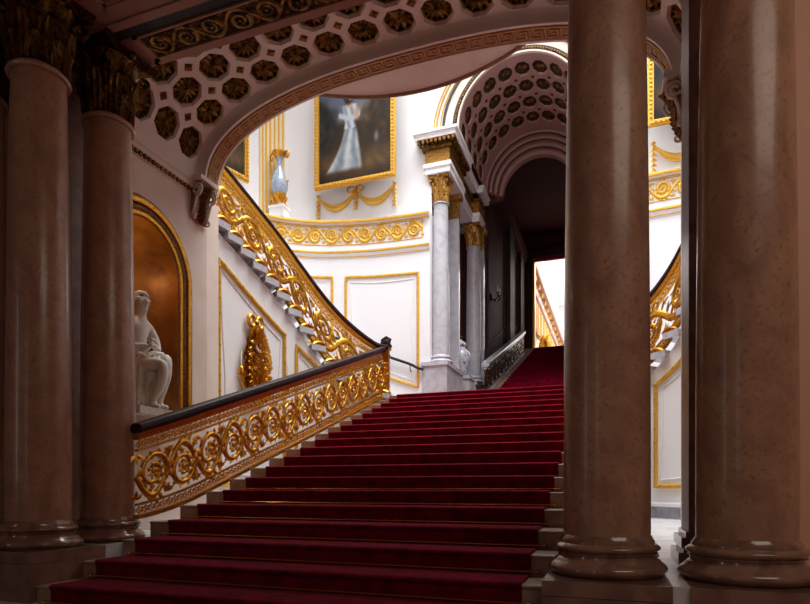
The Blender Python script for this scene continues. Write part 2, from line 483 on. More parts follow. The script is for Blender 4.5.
# --- pedestals of the front columns
def pedestal(label, x0, x1, y0, y1, z0=-.933, z1=-.53, cap=.09):
    t = thing('stone_pedestal', label, 'pedestal', ((x0+x1)/2, (y0+y1)/2, z0))
    build('block', MB().box(x0, x1, y0, y1, z0, z1-cap), 'plinth', t, smooth=0)
    build('plinth', MB().box(x0-.0, x1+.0, y0-.0, y1+.0, z1-cap+.004, z1), 'plinth', t, smooth=0)
    return t
pedestal('brown stone pedestal block under the tall column at the left of the stairs', -5.28, -4.415, 3.42, 4.16)
pedestal('brown pedestal under the slimmer left column by the gilded balustrade', -5.28, -4.50, 4.19, 4.98)
pedestal('brown pedestal under the column edge at the far left', -6.1, -5.32, 3.42, 4.16)
pedestal('brown stone pedestal under the tall column right of the red stairs', -.395, .29, 3.42, 4.16)
pedestal('brown stone pedestal under the rightmost tall column', .375, 1.09, 3.42, 4.2)

ZC0, ZC1 = 3.71, 4.40      # capital
column('tall brown marble column left of the stairs on a pedestal', -4.885, 3.87, -.53, ZC0, ZC1, .262)
column('slimmer looking brown marble column between the front left column and the gilded balustrade', -4.87, 4.62, -.53, ZC0, ZC1, .258)
column('dark sliver of a brown column at the left edge', -5.70, 3.87, -.53, ZC0, ZC1, .262)
column('tall brown marble column directly right of the red stairs', -.052, 3.87, -.53, ZC0, ZC1, .258)
column('thickest brown marble column, rightmost beside the salmon wall', .712, 3.87, -.53, ZC0, ZC1, .262)
column('hidden brown column whose foot shows behind the column right of the stairs', -.052, 4.62, -.53, ZC0, ZC1, .258)

# square piers behind the columns
def pier(label, x0, x1, y0, y1):
    t = thing('square_pier', label, 'pier', ((x0+x1)/2, (y0+y1)/2, FL))
    build('shaft', MB().box(x0, x1, y0, y1, FL+.22, 4.4), 'plinth', t, smooth=0)
    b = MB()
    for e, z0, z1 in ((.07,FL,FL+.09),(.035,FL+.09,FL+.12),(.05,FL+.12,FL+.19),(.02,FL+.19,FL+.23)):
        b.box(x0-e, x1+e, y0-e, y1+e, z0, z1)
    build('base', b, 'base', t, smooth=0)
pier('slim square marble pier behind the rightmost column', .472, 1.0, 4.42, 4.88)
pier('slim square marble pier seen as a strip between the two left columns', -5.81, -5.29, 4.42, 4.88)

# hall shell
struct('wall_right', MB().box(1.06, 5, 4.30, 4.5, -.95, 4.5), 'salmon', 'plain salmon wall at the right edge', 'wall')
struct('wall_hall_left', MB().box(-9.1, -9, -6, 5, -.95, 5), 'rosepaint', 'rose painted wall of the lower hall', 'wall')
struct('wall_hall_right', MB().box(5, 5.1, -6, 14, -.95, 5), 'rosepaint', 'rose painted wall of the lower hall', 'wall')
struct('wall_front', MB().box(-9, 5, -6.1, -6, -.95, 5), 'rosepaint', 'rose painted wall of the lower hall', 'wall')
struct('wall_hall_back', MB().box(-9, -5.82, 4.7, 4.8, -.95, 5), 'rosepaint', 'rose painted wall behind the far left column', 'wall')

# --- beam over the columns
cs = thing('ceiling_beam', 'rose painted beam soffit spanning the front columns', 'ceiling', (AX, 4.2, 4.4), kind='structure')
build('soffit', MB().box(-9, 5, -6, 3.55, 4.62, 4.8).box(-9, 5, 3.45, 4.40, 4.40, 4.7).box(-9, 5, 4.51, 4.93, 4.43, 4.7), 'rosepaint', cs, smooth=0)
build('joint', MB().box(-9, 5, 4.40, 4.51, 4.408, 4.7), 'darkbrown', cs, smooth=0)  # flush strip coloured dark to stand for the shadow gap
mo = MB()
for x0, x1 in ((-4.42, -2.5), (-2.3, -.4)):
    for o, zz in ((0, .03), (.035, .018)):
        for (a, b_, c, d) in ((x0+o, x1-o, 3.62+o, 3.65+o), (x0+o, x1-o, 4.12-o, 4.15-o), (x0+o, x0+.03+o, 3.62+o, 4.15-o), (x1-.03-o, x1-o, 3.62+o, 4.15-o)):
            mo.box(a, b_, c, d, 4.40-zz, 4.41)
mo.box(-9, 5, 4.30, 4.33, 4.385, 4.41)
build('moulding', mo, 'rosepaint', cs, smooth=0)
# ornamented panel of the back beam
bp = thing('beam_panel', 'dark gilded relief panel on the underside of the beam above the arch', 'relief panel', (AX, 4.65, 4.42))
build('ground', MB().box(-4.40, -.41, 4.50, 4.80, 4.415, 4.44), 'coffer', bp, smooth=0)
fr = MB()
for (a, b_, c, d) in ((-4.46,-.35,4.515,4.535),(-4.46,-.35,4.80,4.85),(-4.46,-4.40,4.515,4.85),(-.41,-.35,4.515,4.85)): fr.box(a, b_, c, d, 4.39, 4.43)
for (a, b_, c, d) in ((-4.50,-.31,4.85,4.90),(-4.50,-4.46,4.515,4.90),(-.35,-.31,4.515,4.90)): fr.box(a, b_, c, d, 4.405, 4.43)
tag(build('frame', fr, 'rosepaint', bp, smooth=0), 'pale rose moulded frame')
ns = 13; ls = 3.97/ns
for i in range(ns):
    s_ = scroll_unit((i+.5)*ls, ls, .29, 0, 1 if i % 2 else -1, .013, True, 1.2)
    s_.map(lambda u, w, v: (-4.39+u, 4.53+v*.93, 4.412-w*1.2))
    build('relief_scroll', s_, 'rosette', bp)

# --- elliptical vault with coffers
VA, VB, VZ, VP = 3.12, 1.295, 4.20, 2.5
ts = [PI*k/800 for k in range(801)]
def sup(t):
    c, s_ = math.cos(t), math.sin(t)
    return -VA*math.copysign(abs(c)**(2/VP), c), VB*abs(s_)**(2/VP)
ex = [sup(t) for t in ts]
es = [0]
for a, b_ in zip(ex, ex[1:]): es.append(es[-1]+math.hypot(b_[0]-a[0], b_[1]-a[1]))
VL = es[-1]
def ell(s, d=0):
    """point on the vault curve at arc s, pushed outward by d"""
    s = max(0, min(VL, s)); lo, hi = 0, 800
    while hi-lo > 1:
        m = (lo+hi)//2
        if es[m] <= s: lo = m
        else: hi = m
    f = (s-es[lo])/max(1e-9, es[hi]-es[lo])
    x = ex[lo][0]+(ex[hi][0]-ex[lo][0])*f; z = ex[lo][1]+(ex[hi][1]-ex[lo][1])*f
    nx = math.copysign((abs(x)/VA)**(VP-1)/VA, x); nz = (max(z, 0)/VB)**(VP-1)/VB
    l = math.hypot(nx, nz) or 1
    return AX+x+nx/l*d, VZ+z+nz/l*d
vt = lambda s, y, d=0: (ell(s, d)[0], y, ell(s, d)[1])
vault = thing('ceiling_vault', 'coffered pale rose vault over the stairs with rows of octagonal coffers', 'vault', (AX, 5.9, VZ), kind='structure')
pit = .462; S0 = VL/2-7*pit; ys = [5.185+.4425*j for j in range(4)]; ph = .4425
vb = MB(); cg = MB()
def cell(b, g, sc, yc, hs, hy, ro, dep, f, ay=1):
    octs = [(ro*math.cos(PI/8+PI/4*k), ay*ro*math.sin(PI/8+PI/4*k)) for k in range(8)]
    per = []
    for k in range(8):
        a = PI/8+PI/4*k; m = max(abs(math.cos(a)), abs(math.sin(a)))
        per.append((hs*math.cos(a)/m, hy*math.sin(a)/m))
    cor = {0: (hs, hy), 2: (-hs, hy), 4: (-hs, -hy), 6: (hs, -hy)}
    for k in range(8):
        k2 = (k+1) % 8
        q = [octs[k], per[k]]+([cor[k]] if k in cor else [])+[per[k2], octs[k2]]
        b.add([f(sc+a, yc+c, 0) for a, c in q], [tuple(range(len(q)))])
    r2 = .90
    for k in range(8):
        k2 = (k+1) % 8
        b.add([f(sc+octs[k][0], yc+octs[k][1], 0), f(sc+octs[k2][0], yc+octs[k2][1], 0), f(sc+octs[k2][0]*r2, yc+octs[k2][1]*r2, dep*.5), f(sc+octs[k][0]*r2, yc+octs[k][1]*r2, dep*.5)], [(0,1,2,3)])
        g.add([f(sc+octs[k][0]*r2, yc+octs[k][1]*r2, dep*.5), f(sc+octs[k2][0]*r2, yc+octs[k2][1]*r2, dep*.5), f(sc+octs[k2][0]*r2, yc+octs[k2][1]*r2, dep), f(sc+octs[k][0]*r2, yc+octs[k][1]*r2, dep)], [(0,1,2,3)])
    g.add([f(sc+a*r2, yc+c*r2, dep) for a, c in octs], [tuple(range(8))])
RO = .207
for i in range(15):
    for j in range(4): cell(vb, cg, S0+pit*i, ys[j], pit/2, ph/2, RO, .075, vt)
sA, sB = S0-pit/2, VL-S0+pit/2
yA, yB = ys[0]-ph/2, ys[3]+ph/2
def patch(b, f, s0, s1, y0, y1, n, t=None):
    for k in range(n):
        a, c = s0+(s1-s0)*k/n, s0+(s1-s0)*(k+1)/n
        b.add([f(a,y0,0), f(c,y0,0), f(c,y1,0), f(a,y1,0)], [(0,1,2,3)])
patch(vb, vt, 0, sA, yA, yB, 4); patch(vb, vt, sB, VL, yA, yB, 4)
patch(vb, vt, 0, VL, 4.88, yA, 60); patch(vb, vt, 0, VL, yB, 6.80, 60)
build('vault_shell', vb, 'warmwhite', vault, smooth=25)
# outer shell keeps daylight out
ob = MB()
for k in range(60):
    a, c = VL*k/60, VL*(k+1)/60
    ob.add([vt(a,4.88,.16), vt(c,4.88,.16), vt(c,6.9,.16), vt(a,6.9,.16)], [(0,1,2,3)])
build('vault_back', ob, 'warmwhite', vault)
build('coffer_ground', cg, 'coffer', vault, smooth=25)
for i in range(15):
    for j in range(4):
        s0, y0 = S0+pit*i, ys[j]
        b = MB(); np_ = 14 if (i+j) % 2 else 9
        # ring of beads on the rim + flower
        b.tube([(RO*.86*math.cos(2*PI*k/8+PI/8), RO*.86*math.sin(2*PI*k/8+PI/8), .040) for k in range(8)], .013, 5, closed=True)
        for k in range(np_):
            a = 2*PI*k/np_
            ca, sa = math.cos(a), math.sin(a)
            leaf(b, (ca*.03, sa*.03, .055), (ca, sa, 0), (-sa, ca, 0), RO*.70, RO*(.30 if np_ == 14 else .46), (0,0,-1), .5)
            leaf(b, (ca*.015, sa*.015, .045), (ca, sa, 0), (-sa, ca, 0), RO*.36, RO*.2, (0,0,-1), .9)
        b.ball((0,0,.045), .035, 8, 6)
        b.map(lambda x, y, z: vt(s0+x, y0+y, z))
        build('coffer_rosette', b, 'rosette', vault, smooth=50)
sb = MB()
for i in range(14):
    for j in range(3):
        s0, y0 = S0+pit*(i+.5), (ys[j]+ys[j+1])/2; q = .045
        bb = MB(); bb.box(-q, q, -q, q, -.004, .03)
        bb.box(-q*.5, q*.5, -q*.5, q*.5, -.018, 0)
        sb.join(bb.map(lambda x, y, z: vt(s0+(x+y)*.72, y0+(y-x)*.72, z)))
build('square_boss', sb, 'rosette', vault, smooth=0)
pins = MB()
for i in range(14):
    pins.join(MB().ball((0,0,0), .012, 6, 4).map(lambda x, y, z: vt(S0+pit*(i+.5)+x, ys[3]+ph*.5+y, z)))
build('stud', pins, 'coffer', vault)

# --- arch band with fret pattern at the far end of the vault
arch = thing('arch_band', 'curved arch band with a gilt fret pattern at the far edge of the coffered vault', 'arch', (AX, 6.9, VZ))
BA, BB = 3.02, 1.585
es2 = None
def band_pt(s, y, d=0):
    f = s/VL
    t = None
    x, z = ell(s, d-.12)
    return (x, y, z)
prof_y = [(6.70, 0), (6.715, -.004), (6.74, -.03), (6.755, -.07), (6.76, -.125), (6.765, -.14), (6.80, -.14), (6.805, -.12), (7.04, -.12), (7.045, -.135), (7.08, -.135), (7.08, .25), (6.70, .25)]
vs = []; fs = []; m = len(prof_y); NS = 90
for k in range(NS+1):
    s_ = VL*k/NS
    for y, d in prof_y:
        x, z = ell(s_, d); vs.append((x, y, z))
for k in range(NS):
    for i in range(m): fs.append((k*m+i, k*m+(i+1) % m, (k+1)*m+(i+1) % m, (k+1)*m+i))
fs += [tuple(range(m)), tuple(NS*m+i for i in range(m))]
build('moulding', MB().add(vs, fs), 'warmwhite', arch, smooth=30)
key = MB()
y0, y1 = 6.83, 7.025; hgt = y1-y0
def strip(b, pts, w):
    for (a0, c0), (a1, c1) in zip(pts, pts[1:]):
        if abs(a1-a0) > abs(c1-c0): x0, x1, q0, q1 = min(a0,a1)-w, max(a0,a1)+w, c0-w, c0+w
        else: x0, x1, q0, q1 = a0-w, a0+w, min(c0,c1)-w, max(c0,c1)+w
        bb = MB().box(x0, x1, q0, q1, -.012, .002); b.join(bb.map(lambda s, y, d: band_pt(s, y, d)))
nk = 40; kl = VL/nk
for k in range(nk):
    a = k*kl; g = lambda x, y: (a+x*kl, y0+y*hgt)
    strip(key, [g(0,.1), g(.0,.9), g(.78,.9), g(.78,.35), g(.4,.35), g(.4,.6), g(.56,.6)], .011)
    strip(key, [g(0,.1), g(1.0,.1)], .011)
build('fret_pattern', key, 'agedgold', arch, smooth=0)
gr = MB(); patch(gr, lambda s, y, d: band_pt(s, y, -.003), 0, VL, 6.80, 7.042, 90)
build('fret_ground', gr, 'fretground', arch)

# --- side walls of the hall arch: left wall with the statue niche
NY, NSILL, NSPR, NW = 5.75, .88, 2.72, .62
wl = MB(); arch_wall(wl, lambda a, z, t: (-5.5-t, a, z), 4.86, 6.95, FL, VZ+.02, NY, NW, NSILL, NSPR, t=.12)
wl.prism([(-5.5,6.95),(-5.64,7.40),(-5.76,7.40),(-5.62,6.95)], lambda x, y, t: (x, y, t), FL, VZ+.02)
struct('wall_left', wl, 'warmwhite', 'cream wall with the statue niche behind the left columns', 'wall', smooth=0)
struct('wall_left_back', MB().box(-6.3, -6.2, 4.8, 6.6, FL, 5), 'warmwhite', 'back of the niche wall', 'wall')
wr = MB().box(.69, .79, 4.86, 7.21, FL, VZ+.02)
struct('wall_arch_right', wr, 'warmwhite', 'cream wall under the right spring of the vault', 'wall')
# strips closing the vault over the walls and the well wall above the arch
up = MB()
for k in range(60):
    a, c = VL*k/60, VL*(k+1)/60
    p, q = ell(a, .2), ell(c, .2)
    up.add([(p[0],7.05,p[1]), (q[0],7.05,q[1]), (q[0],7.05,13), (p[0],7.05,13)], [(0,1,2,3)])
    up.add([(p[0],4.90,p[1]-.1), (q[0],4.90,q[1]-.1), (q[0],4.90,6.3), (p[0],4.90,6.3)], [(0,1,2,3)])
up.box(-9, -5.62, 7.06, 7.12, 3.4, 13).box(.82, 5, 7.06, 7.12, 3.4, 13)
struct('wall_above_arch', up, 'white', 'wall over the hall arch facing the stairwell', 'wall', smooth=0)
# springing cornice with dentils on both walls
for sx, nm, lb in ((1, 'trim_1', 'moulded cornice with bead row along the left spring of the vault'), (-1, 'trim_2', 'moulded cornice with bead row along the right spring of the vault')):
    X0 = -5.5 if sx == 1 else .69
    t = thing(nm, lb, 'moulding', (X0, 5.9, 4.05), kind='structure')
    b = MB()
    pr = [(0,4.04),(.03,4.05),(.03,4.10),(.05,4.12),(.05,4.17),(.075,4.19),(.075,4.22),(.05,4.235),(0,4.25)]
    vs = [(X0+sx*o, y, z) for y in (4.88, 6.74) for o, z in pr]; k = len(pr)
    b.add(vs, [(i, (i+1) % k, k+(i+1) % k, k+i) for i in range(k)]+[tuple(range(k)), tuple(range(k, 2*k))])
    build('cornice', b, 'warmwhite', t, smooth=0)
    b = MB()
    for i in range(25):
        y = 4.92+i*.072; b.box(X0+sx*.025, X0+sx*.06, y, y+.042, 4.055, 4.105)
    build('bead_row', b, 'rosette', t, smooth=0)
# scroll brackets under the arch ends
def bracket(label, X0, sx):
    t = thing('scroll_bracket', label, 'bracket', (X0, 6.75, 3.70))
    def P(o, z): return (X0+sx*o, z)
    out = []
    for k in range(15):
        f = k/14; out.append((.04+.15*f**1.6+.025*math.sin(f*PI*2), 3.70+.50*f))
    out = [(0,3.70)]+out+[(.0,4.20)]
    b = MB().prism(out, lambda o, z, y: (X0+sx*o, y, z), 6.62, 6.89)
    build('body', b, 'fretground', t, smooth=30)
    for yy in (6.605, 6.905):
        b = MB()
        sp = []
        for k in range(25):
            a = -PI*.5+k/24*PI*3.4; rr = .095*(1-.75*k/24); sp.append((X0+sx*(.11+rr*math.cos(a)), yy, 4.09+rr*math.sin(a)))
        b.tube([(X0+sx*.05, yy, 3.78), (X0+sx*.08, yy, 3.90)]+sp, .017, 6)
        sp = []
        for k in range(17):
            a = PI*.5+k/16*PI*2.6; rr = .05*(1-.7*k/16); sp.append((X0+sx*(.055+rr*math.cos(a)), yy, 3.74+rr*math.sin(a)))
        b.tube(sp, .014, 6)
        build('volute', b, 'warmwhite', t)
    b = MB()
    for k in range(9):
        f = k/8; o = .05+.15*f**1.6+.025*math.sin(f*PI*2); z = 3.75+.42*f
        leaf(b, (X0+sx*(o-.005), 6.755, z), (0, .0, -1), (0,1,0), .10, .20, (sx,0,.3), .6)
    build('leaf', b, 'bronze', t)
    build('cap', MB().box(min(X0, X0+sx*.22), max(X0, X0+sx*.22), 6.56, 6.95, 4.20, 4.26), 'warmwhite', t, smooth=0)
bracket('carved scroll bracket under the left end of the arch, above the panelled wall', -5.5, 1)
bracket('carved scroll bracket under the right end of the arch, beside the big right columns', .69, -1)

# --- niche
nb = MB(); vs = []; fs = []
NA = 20; NZ = 8
rows = [(NSILL,1)]+[(NSILL+(NSPR-NSILL)*k/6, 1) for k in range(1,7)]+[(NSPR+(NW-.012)*math.sin(PI/2*k/10), math.cos(PI/2*k/10)) for k in range(1,11)]
for z, f in rows:
    for k in range(NA+1):
        a = PI*k/NA; vs.append((-5.49-(NW-.012)*math.sin(a)*f, NY-(NW-.012)*math.cos(a)*f, z))
for i in range(len(rows)-1):
    for k in range(NA): fs.append((i*(NA+1)+k, i*(NA+1)+k+1, (i+1)*(NA+1)+k+1, (i+1)*(NA+1)+k))
nb.add(vs, fs)
nt = thing('wall_niche', 'round headed gilded brown niche holding the marble statue', 'niche', (-5.5, NY, NSILL), kind='structure')
tag(build('lining', nb, 'niche', nt), 'brown gold curved lining')
fl_ = [(-5.46, NY-NW), (-5.46, NY+NW)]+[(-5.52-NW*math.sin(PI*k/NA), NY+NW*math.cos(PI*k/NA)) for k in range(NA+1)]
build('sill', MB().prism(fl_, lambda x, y, t: (x, y, t), NSILL-.08, NSILL), 'warmwhite', nt, smooth=0)
def arch_line(r, n=24):
    return [(NY-r, NSILL)]+[(NY-r*math.cos(PI*k/n), NSPR+r*math.sin(PI*k/n)) for k in range(n+1)]+[(NY+r, NSILL)]
t = thing('niche_frame', 'gilded moulded frame around the round headed statue niche', 'frame', (-5.5, NY, NSILL))
for nm, r, o, w, mt in (('inner_bead', NW+.025, .03, .028, 'gold'), ('flat_band', NW+.095, .012, .05, 'bronze'), ('outer_moulding', NW+.18, .035, .038, 'gold'), ('outer_bead', NW+.235, .015, .018, 'rosette')):
    build(nm, MB().tube([(-5.5+o, a, z) for a, z in arch_line(r)], w, 8, flat=(.6,1), up=(1,0,0)), mt, t)

# ================================================================== STAIRWELL
# lower curved wall with ledge, upper wall set back
LW = [(-4.17,13.41),(-4.5,13.41),(-4.85,13.40),(-5.69,13.32),(-6.49,13.13),(-6.98,12.96),(-7.6,12.58),(-8.12,12.03),(-8.5,11.2),(-8.7,10.2),(-8.75,9.0),(-8.75,7.12)]
PWl = Path(LW, side=1); PWr = Path(mir(LW, CX), side=-1)
UW = [(-4.17,13.55),(-7.25,13.55),(-7.95,13.15),(-8.25,12.5),(-8.45,11.8),(-8.65,11.0),(-8.85,10.0),(-9.0,7.12)]
PUl = Path(UW, side=1, smooth=False); PUr = Path(mir(UW, CX), side=-1, smooth=False)
LEDGE = 6.60
# normal should look into the well
def into(p):
    x, y, nx, ny = p.at(p.L*.6)
    return (CX-x)*nx+(9.5-y)*ny > 0
for p in (PWl, PWr, PUl, PUr):
    if not into(p): p.side *= -1
for P1, P2, nm, lb in ((PWl, PUl, 'wall_back_left', 'white curved stairwell wall at the left with gilded mouldings'), (PWr, PUr, 'wall_back_right', 'white curved stairwell wall seen in the gap between the right columns')):
    b = MB()
    b.sweep([(0,FL),(0,LEDGE),(-.5,LEDGE),(-.5,FL)], P1.frames(60))
    b.sweep([(0,LEDGE-.05),(0,13.0),(-.12,13.0),(-.12,LEDGE-.05)], P2.frames(40))
    struct(nm, b, 'white', lb, 'wall', smooth=20)
mz = [('dado_moulding', [(0,6.46),(.02,6.465),(.045,6.475),(.05,6.49),(.09,6.505),(.09,6.59),(.0,6.60)], 'white'),
      ('dado_gilding', [(.09,6.51),(.115,6.515),(.12,6.545),(.115,6.575),(.09,6.58)], 'goldleaf'),
      ('sub_gilding', [(.04,6.462),(.062,6.465),(.062,6.48),(.044,6.485)], 'goldleaf'),
      ('lower_moulding', [(0,5.66),(.02,5.68),(.02,5.72),(.05,5.76),(.05,5.84),(0,5.84)], 'white'),
      ('lower_gilding', [(.05,5.785),(.07,5.79),(.075,5.82),(.07,5.84),(.05,5.845)], 'goldleaf'),
      ('fine_gilding', [(.018,5.685),(.03,5.69),(.03,5.708),(.018,5.713)], 'goldleaf')]
for P1, nm, lb in ((PWl, 'trim_3', 'white wall mouldings with gilt edges on the curved back wall'), (PWr, 'trim_4', 'white wall mouldings with gilt edges on the right stairwell wall')):
    t = thing(nm, lb, 'moulding', P1.f(3, 5.4), kind='structure')
    for n_, pr, mt in mz: build(n_, MB().sweep(pr, P1.frames(70, 0)), mt, t)
def frieze(label, P1, s0, s1, n):
    t = thing('scroll_frieze', label, 'frieze', P1.f((s0+s1)/2, 5.88))
    ls = (s1-s0)/n
    for i in range(n):
        b = scroll_unit((i+.5)*ls, ls, .36, 0, 1 if i % 2 else -1, .0155, True, 1.35)
        b.map(lambda u, w, v: P1.f(s0+u, 6.03+v*1.12, .012+w))
        build('acanthus_scroll', b, 'goldleaf', t, smooth=78)
    b = MB()
    for zz in (6.01, 6.455): b.tube([P1.f(s0+(s1-s0)*k/50, zz, .006) for k in range(51)], .012, 6)
    b.tube([P1.f(s0, 6.01, .006), P1.f(s0, 6.455, .006)], .012, 6)
    build('border', b, 'goldleaf', t)
    return t
sF = PWl.s_of(X=-4.34); sFe = PWl.s_of(Y=11.3)
frieze('gilded scroll frieze on the curved wall below the portrait', PWl, sF, sF+5.0, 12)
sFr = PWr.s_of(X=2*CX+4.42)
frieze('gilded scroll frieze in the gap between the right columns', PWr, sFr, sFr+2.9, 7)
def wall_frame(name, label, cat, P1, poly, r=.035, off=.01, mt='goldleaf', inner=True):
    t = thing(name, label, cat, P1.f(sum(p[0] for p in poly)/len(poly), min(p[1] for p in poly)))
    pts = []
    for (a, z), (c, w) in zip(poly, poly[1:]+poly[:1]):
        m = max(2, int(math.hypot(c-a, w-z)/.12))
        pts += [(a+(c-a)*k/m, z+(w-z)*k/m) for k in range(m)]
    b = MB().tube([P1.f(a, z, off) for a, z in pts], r, 8, closed=True, up=None, flat=(1,1))
    build('gilt_moulding', b, mt, t)
    b = MB()
    for a, z in pts[::2]: b.ball(P1.f(a, z, off+r*.7), r*.62, 6, 4)
    build('bead', b, 'gold', t)
    if inner:
        ca = sum(p[0] for p in poly)/len(poly); cz = sum(p[1] for p in poly)/len(poly)
        q = []
        for a, z in pts:
            d = math.hypot(a-ca, z-cz); f = max(0, 1-.16/d); q.append(P1.f(ca+(a-ca)*f, cz+(z-cz)*f, .004))
        build('inner_bead', MB().tube(q, .012, 6, closed=True), 'white', t)
    return t
sa, sb_ = PWl.s_of(X=-4.46), PWl.s_of(X=-6.27)
wall_frame('panel_frame', 'tall gilded panel frame on the curved wall below the frieze by the grey columns', 'panel frame', PWl, [(sa,2.42),(sa,5.17),(sb_,5.20),(sb_,3.05)])
sc_, sd = PWl.s_of(X=-6.60), PWl.s_of(X=-8.2)
wall_frame('panel_frame', 'gilded panel frame on the curved wall left of the tall panel, behind the upper handrail', 'panel frame', PWl, [(sc_,3.4),(sc_,5.21),(sd,5.21),(sd,4.2)])
# wall handrail on the landing
s0 = PWl.s_of(X=-4.38)
hr = thing('wall_handrail', 'short dark wall handrail on the landing behind the end of the balustrade', 'handrail', PWl.f(s0+.5, 2.9))
hz = lambda s: 2.84+.05*min(1,(s-s0)/.2)+.38*max(0, s-s0-.05)
build('rail', MB().tube([PWl.f(s0+.09*k, hz(s0+.09*k), .09) for k in range(-1, 34)], .035, 8), 'wood', hr)
for q in (.25, 1.4, 2.6):
    build('bracket', MB().tube([PWl.f(s0+q, hz(s0+q)-.03, .09), PWl.f(s0+q, hz(s0+q)-.13, .08), PWl.f(s0+q, hz(s0+q)-.18, .03), PWl.f(s0+q, hz(s0+q)-.12, -.02)], .012, 6), 'bronze', hr)

# --- portraits on the upper wall
def canvas_material(name, seedoff, lady):
    m = bpy.data.materials.new(name); m.use_nodes = True
    p = m.node_tree.nodes['Principled BSDF']; p.inputs['Roughness'].default_value = .6; p.inputs['Specular IOR Level'].default_value = .2
    a = m.node_tree.nodes.new('ShaderNodeVertexColor'); a.layer_name = 'paint'
    m.node_tree.links.new(a.outputs[0], p.inputs['Base Color'])
    return m
def paint_color(u, v, lady):
    """a generic oil painting: evening sky, trees, ground and a figure in a pale gown; u,v in 0..1"""
    n = lambda k: .5+.5*math.sin(u*7.1*k+1.3*math.sin(v*9*k+k))*math.cos(v*6.3*k+1.7*math.sin(u*5*k))
    mix = lambda a, b, t: tuple(x+(y-x)*max(0, min(1, t)) for x, y in zip(a, b))
    sky = mix((118,122,136), (84,92,112), (v-.55)*3+n(1)*.5)
    sky = mix(sky, (176,138,118), max(0, .9-abs(v-.55)*9)*max(0, u-.35)*1.6*n(2))
    gnd = mix((56,42,26), (124,90,54), max(0, 1-abs(v-.13)*7)*(.4+.6*n(3)))
    c = mix(gnd, sky, (v-.43)*16)
    if u > .52:
        d = .29-math.hypot((u-.90)*.9, (v-.46)*1.5)+.05*n(3)
        c = mix(c, mix((46,34,20), (112,78,40), n(4)*n(2)), d*10)
    d = .25-math.hypot((u-.0)*.9, (v-.45)*1.1)+.06*n(3); c = mix(c, mix((30,30,30), (58,54,48), n(4)), d*9)
    c = mix(c, (26,20,16), (.10-v)*8*n(1)+max(0, .12-u)*4)
    if lady:
        # a plain standing figure in a pale gown, head near v = .66, train falling to the left
        cxm = .43
        if .07 < v < .43:
            k = (.43-v)/.36
            lft = cxm-.075-.09*k-.20*k**2.0; rgt = cxm+.085+.10*k**.6
            e = min(u-lft, rgt-u); w_ = rgt-lft
            fold = .5+.5*math.sin((u-lft)/w_*13+k*2.0+1.3*math.sin(k*5))
            fold = fold*.7+.3*n(5)
            c = mix(c, mix((120,130,142), (214,216,214), fold), min(1, e*28)*min(1, (v-.07)*30))
        if .40 < v < .585:
            hw = .075+.03*abs(v-.45)/.1
            e = hw-abs(u-cxm-.005); c = mix(c, mix((140,150,162), (214,216,216), .5+.5*math.sin(u*70+v*30)), e*50)
        d = abs((v-.475)-.25*abs(u-cxm-.02)); e = .028-d if abs(u-cxm) < .15 else -1; c = mix(c, (196,202,206), e*60)
        e = .05-math.hypot((u-cxm-.10), (v-.51)*.8); c = mix(c, (204,166,140), e*40)
        e = .05-math.hypot((u-cxm), (v-.585)*1.4); c = mix(c, (206,168,142), e*40)
        e = .095-math.hypot((u-cxm+.012)*1.05, (v-.685)*.85); c = mix(c, (40,32,30), e*40)
        e = .042-math.hypot((u-cxm-.012)*1.15, (v-.662)*.8); c = mix(c, (206,166,140), e*60)
        e = .045-math.hypot((u-.80), (v-.30)*.8); c = mix(c, (120,116,114), e*30)
    return lin(*[q*.86 for q in c])
def painting(label, X0, X1, Y, z0, z1, lady, rot=None):
    t = thing('framed_painting', label, 'painting', ((X0+X1)/2, Y, z0))
    def fn(u, v, d):
        if rot: return (X0+(X1-X0)*u+rot[0]*d, Y+(rot[2]-Y)*u+rot[1]*d, z0+(z1-z0)*v)
        return (X0+(X1-X0)*u, Y-d, z0+(z1-z0)*v)
    n, m_ = 84, 120; b = MB(); vs = [fn(i/n, j/m_, .02) for j in range(m_+1) for i in range(n+1)]
    b.add(vs, [(j*(n+1)+i, j*(n+1)+i+1, (j+1)*(n+1)+i+1, (j+1)*(n+1)+i) for j in range(m_) for i in range(n)])
    m = canvas_material('oil paint', 0, lady)
    o = build('canvas', b, m, t)
    ca = o.data.color_attributes.new('paint', 'FLOAT_COLOR', 'POINT')
    for j in range(m_+1):
        for i in range(n+1): ca.data[j*(n+1)+i].color = paint_color(i/n, j/m_, lady)
    W = X1-X0; e = .11
    L = abs(W) if not rot else math.hypot(W, rot[2]-Y)
    eu, ev = e/L, e/(z1-z0)
    fr = MB()
    for (o0, o1, d0, d1) in ((0, 1, 0, .075), (.25, .6, .07, .10), (-.05, .12, 0, .05)):
        a0, a1 = -eu+eu*o0, -eu+eu*o1; b0, b1 = -ev+ev*o0, -ev+ev*o1
        for (u0, u1, v0, v1) in ((a0, 1-a0, b0, b1), (a0, 1-a0, 1-b1, 1-b0), (a0, a1, b1, 1-b1), (1-a1, 1-a0, b1, 1-b1)):
            fr.prism([(u0,v0),(u1,v0),(u1,v1),(u0,v1)], fn, d0, d1)
    for q in range(int((z1-z0)/.09)):
        v = (q+.5)*.09/(z1-z0)
        for u in (-eu*.5, 1+eu*.5): fr.ball(fn(u, v, .10), .03, 6, 4)
    for q in range(int(L/.09)):
        u = (q+.5)*.09/L
        for v in (-ev*.5, 1+ev*.5): fr.ball(fn(u, v, .10), .03, 6, 4)
    tag(build('frame', fr, 'goldleaf', t, smooth=40), 'carved gilt picture frame')
    return t
PY = 13.0
painting('large gilt framed portrait of a standing figure in a pale gown on the white wall', -6.90, -4.99, PY, 7.47, 10.6, True)
painting('gilt framed dark painting glimpsed between the right columns', .74, 2.7, PY, 7.47, 10.6, False)
